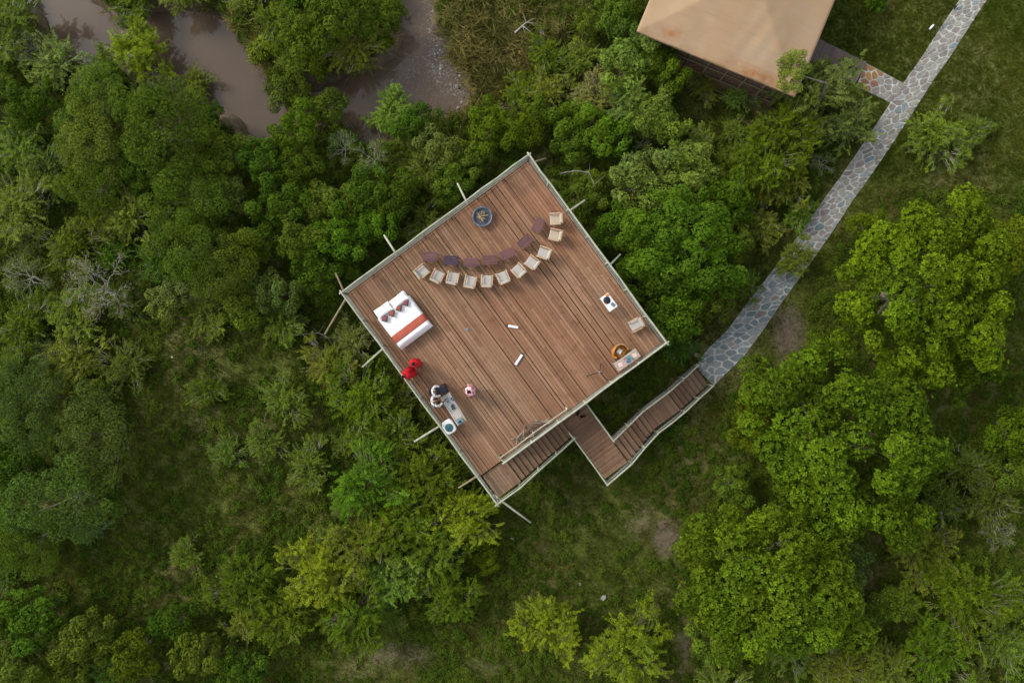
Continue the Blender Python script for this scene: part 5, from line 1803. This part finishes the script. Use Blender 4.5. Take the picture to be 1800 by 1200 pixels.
LM = [(330, 180, "near the pond's lower bank"), (30, 130, "in the upper left corner"), (30, -30, "cut by the upper left picture corner"), (60, 250, "by the upper left edge"), (60, 420, "by the left edge above the bare tree"), (180, 330, "by the olive tree"),
      (250, 430, "beside the large bare tree"), (120, 600, "below the large bare tree"), (300, 290, "under the large round tree"), (420, 400, "beside the broad tree"), (480, 480, "left of the deck's left corner"),
      (560, 310, "below the yellow-green crown"), (640, 300, "by the grey leafless trees"), (700, 380, "by the second outrigger pole"), (790, 300, "by the first outrigger pole"), (880, 260, "above the deck's upper railing"),
      (1000, 280, "by the deck's top corner"), (1100, 250, "by the brown dying bush"), (1180, 180, "below the tent wall"), (1060, 60, "beside the dark gully"), (1250, 260, "between tent and dense tree"), (1380, 280, "beside the open acacia"),
      (1340, 420, "beside the middle of the path"), (1230, 560, "beside the foot of the path"), (640, 680, "outside the lower left railing"), (700, 850, "by the lowest outrigger poles"), (640, 1000, "on the slope below the deck"),
      (480, 1000, "among the bottom acacias"), (560, 900, "at the top of the overgrown slope"), (60, 700, "by the hazy blue-green tree"), (150, 900, "by the largest blue-green tree"), (30, 1060, "by the dark tree of the bottom left group"), (40, 1190, "in the bottom left corner"),
      (260, 1150, "at the bottom edge left of centre"), (400, 1180, "at the bottom edge below the acacias"), (1280, 800, "beside the stair foot trees"), (1250, 900, "beside the reddish soil patch"), (1260, 1150, "at the bottom edge below the round tree"),
      (1520, 1100, "by the dark glade"), (1600, 1180, "at the bottom edge beside the glade"), (1750, 900, "by the right edge thicket"), (1760, 1080, "towards the bottom right corner"), (1640, 930, "below the wide tree"),
      (480, 60, "at the tip of the river island"), (560, 60, "in the middle of the river island"), (660, 40, "on the channel side of the river island")]
pts_done = [(a[1], a[2], a[3] * .55) for a in PL]
rf = random.Random(77)


def inside(x, y, poly):
    c_ = False
    for i in range(len(poly)):
        (ax_, ay_), (bx_, by_) = poly[i - 1], poly[i]
        if (ay_ > y) != (by_ > y) and x < (bx_ - ax_) * (y - ay_) / (by_ - ay_) + ax_: c_ = not c_
    return c_


nf = 0
for poly, sp, cols, lab, grp, kd in zones:
    xs = [p_[0] for p_ in poly]; ys = [p_[1] for p_ in poly]
    for _ in range(2500):
        x, y = rf.uniform(min(xs), max(xs)), rf.uniform(min(ys), max(ys))
        if not inside(x, y, poly): continue
        if any((x - a) ** 2 + (y - b) ** 2 < max(c_ + sp * .3, sp * 1.35) ** 2 for a, b, c_ in pts_done): continue
        g0 = P(x, y, 0)
        if sdist(np.array([g0.x]), np.array([g0.y]), RIV)[0] < .2: continue
        rp = rf.uniform(.5, .85) * sp
        cc_ = rf.choice(cols)
        k2 = kd if rf.random() < .7 else ('B' if kd == 'L' else 'S')
        o = plant(k2, x, y, rp, cc_, ('small ' if rp < .62 * sp else 'large ' if rp > .75 * sp else '') + COLW[cc_] + ' bush ' + min(LM, key=lambda q_: (q_[0] - x) ** 2 + (q_[1] - y) ** 2)[2], grp, tall=.8, cat='bush')
        if o: o.name = "thicket_bush"; nf += 1
        pts_done.append((x, y, sp * .9))
print("filler", nf)


# ------------------------------------------------------------------ ground cover (uncountable)
def tuft_mesh(name, nb, hh, sp, wid, mat, seed, lean=.5):
    r = np.random.default_rng(seed)
    a = r.uniform(0, 6.28, nb); rr = sp * np.sqrt(r.uniform(0, 1, nb))
    b = np.stack([rr * np.cos(a), rr * np.sin(a), np.full(nb, -.02)], 1)
    a2 = a + r.normal(0, .9, nb); ln_ = lean * r.uniform(.3, 1.5, nb)
    h_ = hh * r.uniform(.5, 1.2, nb)
    d = np.stack([np.cos(a2) * ln_, np.sin(a2) * ln_, np.ones(nb)], 1)
    s_ = np.stack([-np.sin(a2), np.cos(a2), np.zeros(nb)], 1) * wid
    m_ = b + d * (h_ * .5)[:, None] * np.array([.7, .7, 1.1]); t = b + d * h_[:, None]
    Vv = np.stack([b - s_ * .5, b + s_ * .5, m_ + s_ * .5, t, m_ - s_ * .5], 1).reshape(-1, 3)
    f_ = [tuple(range(i * 5, i * 5 + 5)) for i in range(nb)]
    me = bpy.data.meshes.new(name); me.from_pydata(Vv.tolist(), [], f_); me.update(); me.materials.append(mat)
    return me


def weed_mesh(name, n_, R, leafL, mat, seed):
    r = np.random.default_rng(seed)
    d = fib(n_, r, .05); c = d * (R * r.uniform(.5, 1.05, (n_, 1))) * np.array([1, 1, .7])
    Q, v = rosettes(c, unit(d + np.array([0, 0, .6])), 5, leafL, .5, .3, r, np.full(n_, .5))
    return leaf_mesh(name, Q, v, mat)


def scatter(name, pts, mesh, smin, smax, label, tilt=.25):
    me = bpy.data.meshes.new(name)
    me.from_pydata(pts.tolist(), [], []); me.update()
    o = bpy.data.objects.new(name, me); C.objects.link(o)
    src = bpy.data.objects.new(name + "_tuft", mesh)
    ng = bpy.data.node_groups.new(name, 'GeometryNodeTree')
    ng.interface.new_socket("Geometry", in_out='INPUT', socket_type='NodeSocketGeometry')
    ng.interface.new_socket("Geometry", in_out='OUTPUT', socket_type='NodeSocketGeometry')
    gi_, go = ng.nodes.new("NodeGroupInput"), ng.nodes.new("NodeGroupOutput")
    ip = ng.nodes.new("GeometryNodeInstanceOnPoints"); oi = ng.nodes.new("GeometryNodeObjectInfo")
    oi.inputs["Object"].default_value = src
    rv = ng.nodes.new("FunctionNodeRandomValue"); rv.data_type = 'FLOAT_VECTOR'
    rv.inputs[0].default_value = (-tilt, -tilt, 0); rv.inputs[1].default_value = (tilt, tilt, 6.283)
    rs_ = ng.nodes.new("FunctionNodeRandomValue"); rs_.data_type = 'FLOAT'
    rs_.inputs[2].default_value = smin; rs_.inputs[3].default_value = smax
    ng.links.new(gi_.outputs[0], ip.inputs["Points"]); ng.links.new(oi.outputs["Geometry"], ip.inputs["Instance"])
    ng.links.new(rv.outputs[0], ip.inputs["Rotation"]); ng.links.new(rs_.outputs[1], ip.inputs["Scale"])
    ng.links.new(ip.outputs[0], go.inputs[0])
    md = o.modifiers.new("scatter", 'NODES'); md.node_group = ng
    tag(o, label, kind='stuff')
    return o


PATHPOLY = np.array([(p_.x, p_.y) for p_ in Lp] + [(p_.x, p_.y) for p_ in Rp[::-1]])
SIDEPOLY = np.array([(p_.x, p_.y) for p_ in [Ls[0], Ls[2], Rs[2], Rs[0]]])
BWPOLY = np.array([(q_.x, q_.y) for q_ in [P(1425, 66, 0), P(1520, 108, 0), P(1506, 153, 0), P(1405, 110, 0)]])
TP = np.array([list((c1 + e1 * a + e2 * b)[:2]) for a, b in ((.7, -.15), (W_t, -.15), (W_t, D_t), (.7, D_t))])
r0 = np.random.default_rng(5)


def cands(n_, x0, x1, y0, y1):
    a = P(x0, y0, 0); b = P(x1, y1, 0)
    return r0.uniform(a.x, b.x, n_), r0.uniform(b.y, a.y, n_)


def okmask(x, y, pad=.0):
    m_ = (sdist(x, y, PATHPOLY) > -.07 * r0.uniform(0, 1, len(x)) ** 2 + pad) & (sdist(x, y, SIDEPOLY) > .02 + pad) & (sdist(x, y, TP) > 0) & (sdist(x, y, BWPOLY) > 0)
    return m_


def pxy(x, y):
    return 900 + x * F / H, 600 - y * F / H


def zone_dry(px_, py_):
    return np.exp(-(((px_ - 860) / 95) ** 2 + ((py_ - 90) / 105) ** 2)) + .8 * np.exp(-(((px_ - 1050) / 30) ** 2 + ((py_ - 170) / 50) ** 2)) + .6 * np.exp(-(((px_ - 455) / 35) ** 2 + ((py_ - 90) / 60) ** 2)) \
        + .5 * np.exp(-(((px_ - 640) / 40) ** 2 + ((py_ - 110) / 30) ** 2))


def zone_pale(px_, py_):
    return .7 * np.exp(-(((px_ - 880) / 150) ** 2 + ((py_ - 1150) / 50) ** 2)) + .8 * np.exp(-(((px_ - 1130) / 60) ** 2 + ((py_ - 890) / 110) ** 2)) + .5 * np.exp(-(((px_ - 520) / 100) ** 2 + ((py_ - 670) / 50) ** 2)) \
        + .6 * np.exp(-(((px_ - 690) / 90) ** 2 + ((py_ - 1150) / 50) ** 2)) + .4 * np.exp(-(((px_ - 960) / 60) ** 2 + ((py_ - 980) / 90) ** 2)) + .3 * np.exp(-(((px_ - 1650) / 60) ** 2 + ((py_ - 170) / 60) ** 2))


lawn_zone = np.array([P(a, b, 0)[:2] for a, b in ((1440, -90), (1900, -90), (1900, 330), (1700, 330), (1560, 330), (1500, 380), (1420, 500), (1380, 640), (1220, 720), (1230, 600), (1350, 440), (1460, 320), (1540, 200), (1440, 150), (1220, 200), (1180, 130), (1350, 60))])
# short lawn
x, y = cands(60000, 1130, 1900, -90, 760)
sd_ = sdist(x, y, lawn_zone)
m_ = (sd_ < .8 * r0.uniform(-1, 1, len(x))) & okmask(x, y) & (r0.uniform(0, 1, len(x)) > soil_at(x, y) * 1.1)
x, y = x[m_], y[m_]
scatter("lawn_grass", np.stack([x, y, hgt(x, y)], 1), tuft_mesh("lawn_tuft", 16, .085, .14, .014, M_lawn, 1, .8), .6, 1.35, "short green lawn grass either side of the stone path")
print("lawn", len(x))
# wild grass everywhere else
x, y = cands(95000, -80, 1880, -80, 1280)
sdr = sdist(x, y, RIV); sdl = sdist(x, y, lawn_zone)
m_ = (sdl > .0) & (zone_dry(*pxy(x, y)) < .55) & (sdr > .35) & okmask(x, y) & (r0.uniform(0, 1, len(x)) > soil_at(x, y, sdr) * 1.15)
x, y = x[m_], y[m_]
scatter("wild_grass", np.stack([x, y, hgt(x, y)], 1), tuft_mesh("wild_tuft", 15, .17, .17, .017, M_wild, 2, .8), .45, 1.3, "rough wild grass covering the clearings")
print("wild", len(x))
# dry grass
x, y = cands(42000, -60, 1500, -80, 1280)
px_, py_ = pxy(x, y)
sdr = sdist(x, y, RIV)
m_ = (r0.uniform(0, 1, len(x)) < zone_dry(px_, py_) * 1.1 + .05 * (sdr < 1.2)) & (sdr > .15) & okmask(x, y) & (sdist(x, y, lawn_zone) > 0)
x, y = x[m_], y[m_]
scatter("dry_grass", np.stack([x, y, hgt(x, y)], 1), tuft_mesh("dry_tuft", 34, .40, .18, .011, M_dry, 3, 1.3), .5, 1.2, "tall dry straw-coloured grass on the river bank")
print("dry", len(x))
# pale trampled grass
x, y = cands(30000, 400, 1800, 60, 1280)
px_, py_ = pxy(x, y)
m_ = (r0.uniform(0, 1, len(x)) < zone_pale(px_, py_) * .8) & okmask(x, y)
x, y = x[m_], y[m_]
scatter("trampled_grass", np.stack([x, y, hgt(x, y)], 1), tuft_mesh("pale_tuft", 14, .09, .16, .012, M_pale, 9, .9), .5, 1.3, "short pale trampled grass in patches on the clearings")
# leafy weeds
x, y = cands(30000, -80, 1880, -80, 1280)
px_, py_ = pxy(x, y)
sdr = sdist(x, y, RIV)
cl = .5 + .5 * np.sin(.9 * x + 1.3 * np.sin(.6 * y)) * np.cos(.8 * y + .7 * np.sin(.5 * x))
clear = np.maximum.reduce([np.exp(-(((px_ - 330) / 200) ** 2 + ((py_ - 850) / 170) ** 2)), np.exp(-(((px_ - 1060) / 150) ** 2 + ((py_ - 950) / 170) ** 2)), np.exp(-(((px_ - 420) / 220) ** 2 + ((py_ - 640) / 60) ** 2)), np.exp(-(((px_ - 1540) / 60) ** 2 + ((py_ - 1000) / 120) ** 2))])
m_ = (sdist(x, y, lawn_zone) > .3) & (sdr > .3) & okmask(x, y, .1) & (r0.uniform(0, 1, len(x)) < (.25 + .75 * cl) * (1 - .9 * clear)) & (soil_at(x, y, sdr) < .35) & (zone_dry(px_, py_) < r0.uniform(.1, .6, len(x)))
x, y = x[m_], y[m_]
scatter("undergrowth", np.stack([x, y, hgt(x, y) + .03], 1), weed_mesh("weed_clump", 22, .22, .09, M_weed, 4), .5, 1.5, "low leafy weeds and creepers under the trees")
print("weeds", len(x))

# ------------------------------------------------------------------ small things on the ground
def rock(name, px0, py0, rpx, mat, label, cat="rock", group=None, z=None):
    g0 = P(px0, py0, 0); g = h1(g0.x, g0.y) if z is None else z
    q_ = P(px0, py0, g); R = rpx * (H - g) / F
    b = bmesh.new(); bmesh.ops.create_icosphere(b, subdivisions=2, radius=1)
    sd0 = random.uniform(0, 99)
    for v_ in b.verts:
        k_ = 1 + .35 * mnoise.noise(v_.co * 1.3 + Vector((sd0, 0, 0)))
        v_.co = (v_.co.x * R * k_, v_.co.y * R * k_ * .8, v_.co.z * R * .6 * k_)
    me = bpy.data.meshes.new(name); b.to_mesh(me); b.free(); me.materials.append(mat)
    o = bpy.data.objects.new(name, me); C.objects.link(o); o.location = (q_.x, q_.y, g + R * .2); o.rotation_euler = (0, 0, random.uniform(0, 6))
    return tag(o, label, cat, group)


rock("pale_rock", 901, 945, 6, M_rock, "pale rock on the grass below the deck's bottom corner")
rock("pale_rock", 1061, 1049, 6, M_rock, "pale rock above the bare-twigged lime acacia")
rock("pale_rock", 1020, 1026, 3, M_rock, "small pale stone in the meadow, left of the pale rock")
rock("pale_rock", 115, 667, 4, M_rock, "pale stone among the scrub above the blue-green tree")
rock("pale_rock", 92, 590, 4, M_rock, "pale stone under the twiggy tree near the left edge")
rock("pale_rock", 303, 627, 2.5, M_white, "tiny white object lying in the left clearing")
rr_ = random.Random(31)
for i in range(16):
    rock("river_rock", rr_.uniform(762, 786), rr_.uniform(5, 128), rr_.uniform(1.8, 4.2), M_rockdark if i % 3 else M_rock, "wet grey rock in the rippling edge of the river channel", "rock", "rocks along the river channel", z=ZW - .02)
for i in range(10):
    rock("river_rock", rr_.uniform(800, 828), rr_.uniform(120, 196), rr_.uniform(1.8, 4.2), M_rockdark if i % 2 else M_rock, "wet grey rock at the river bend above the deck", "rock", "rocks at the river bend", z=ZW - .02)
q0, q1 = P(1634, 52, .08), P(1641, 44, .08)
o = MB().tube([q0, (q0 + q1) / 2 + Vector((0, 0, .015)), q1], [.05, .06, .05], 10).build("white_tube", M_wplastic, None, smooth=True)
tag(o, "short white tube lying on the lawn above the path", "tube")
q0 = P(1678, 14, .08)
bird = empty("black_bird", (q0.x, q0.y, ZP + .02), .9, "small black bird at the upper edge of the path", "bird")
MB().lathe([(0, -.13), (.03, -.10), (.05, -.02), (.045, .05), (.02, .09), (0, .10)], 10, close=False).build("body", M_black, bird, smooth=True)
bird.children[0].rotation_euler = (0, R_(80), 0); bird.children[0].location = (0, 0, .08)
MB().lathe([(0, -.03), (.026, 0), (0, .03)], 8, c=(.12, 0, .12), close=False).build("head", M_black, bird, smooth=True)
MB().add([(.14, -.008, .12), (.14, .008, .12), (.175, 0, .115), (.14, 0, .132)], [(0, 1, 2), (0, 2, 3), (1, 3, 2)]).build("beak", M_gold, bird)
for s_ in (-1, 1): MB().tube([(.02, .02 * s_, .0), (.02, .02 * s_, .06)], .005, 4).build("leg", M_black, bird)


# fallen branch near the deck's top corner, dead wood in the dry grass
def fallen(name, pts_px, rad, label, z=.3, mat=M_barkpale):
    pts_ = [P(a, b, z) for a, b in pts_px]
    c_ = pts_[0].copy()
    mb = MB(); mb.tube([p_ - c_ for p_ in pts_], [rad * (1 - .6 * i / len(pts_)) for i in range(len(pts_))], 6)
    rn = random.Random(int(pts_px[0][0]))
    for p_ in pts_[1:]:
        for _ in range(3):
            e_ = p_ + Vector((rn.uniform(-.7, .7), rn.uniform(-.6, .6), rn.uniform(-.05, .25)))
            mb.tube([p_ - c_, (p_ + e_) / 2 - c_ + Vector((0, 0, .05)), e_ - c_], [rad * .35, rad * .22, rad * .08], 4)
    o_ = mb.build(name, mat, None, loc=c_); return tag(o_, label, "branch")


fallen("fallen_branch", [(985, 305), (1010, 300), (1035, 303), (1045, 325)], .028, "forked pale branch right of the deck's top corner", 2.3, M_twig)
fallen("fallen_branch", [(905, 58), (918, 46), (925, 40)], .05, "dead branch lying in the dry grass", .3)
fallen("fallen_branch", [(500, 590), (560, 585), (575, 592)], .03, "grey branch tangle at the foot of the corner pole", .6, M_twig)
fallen("fallen_branch", [(668, 990), (672, 960), (700, 905)], .05, "grey dead stem among the slope acacias", 1.6)
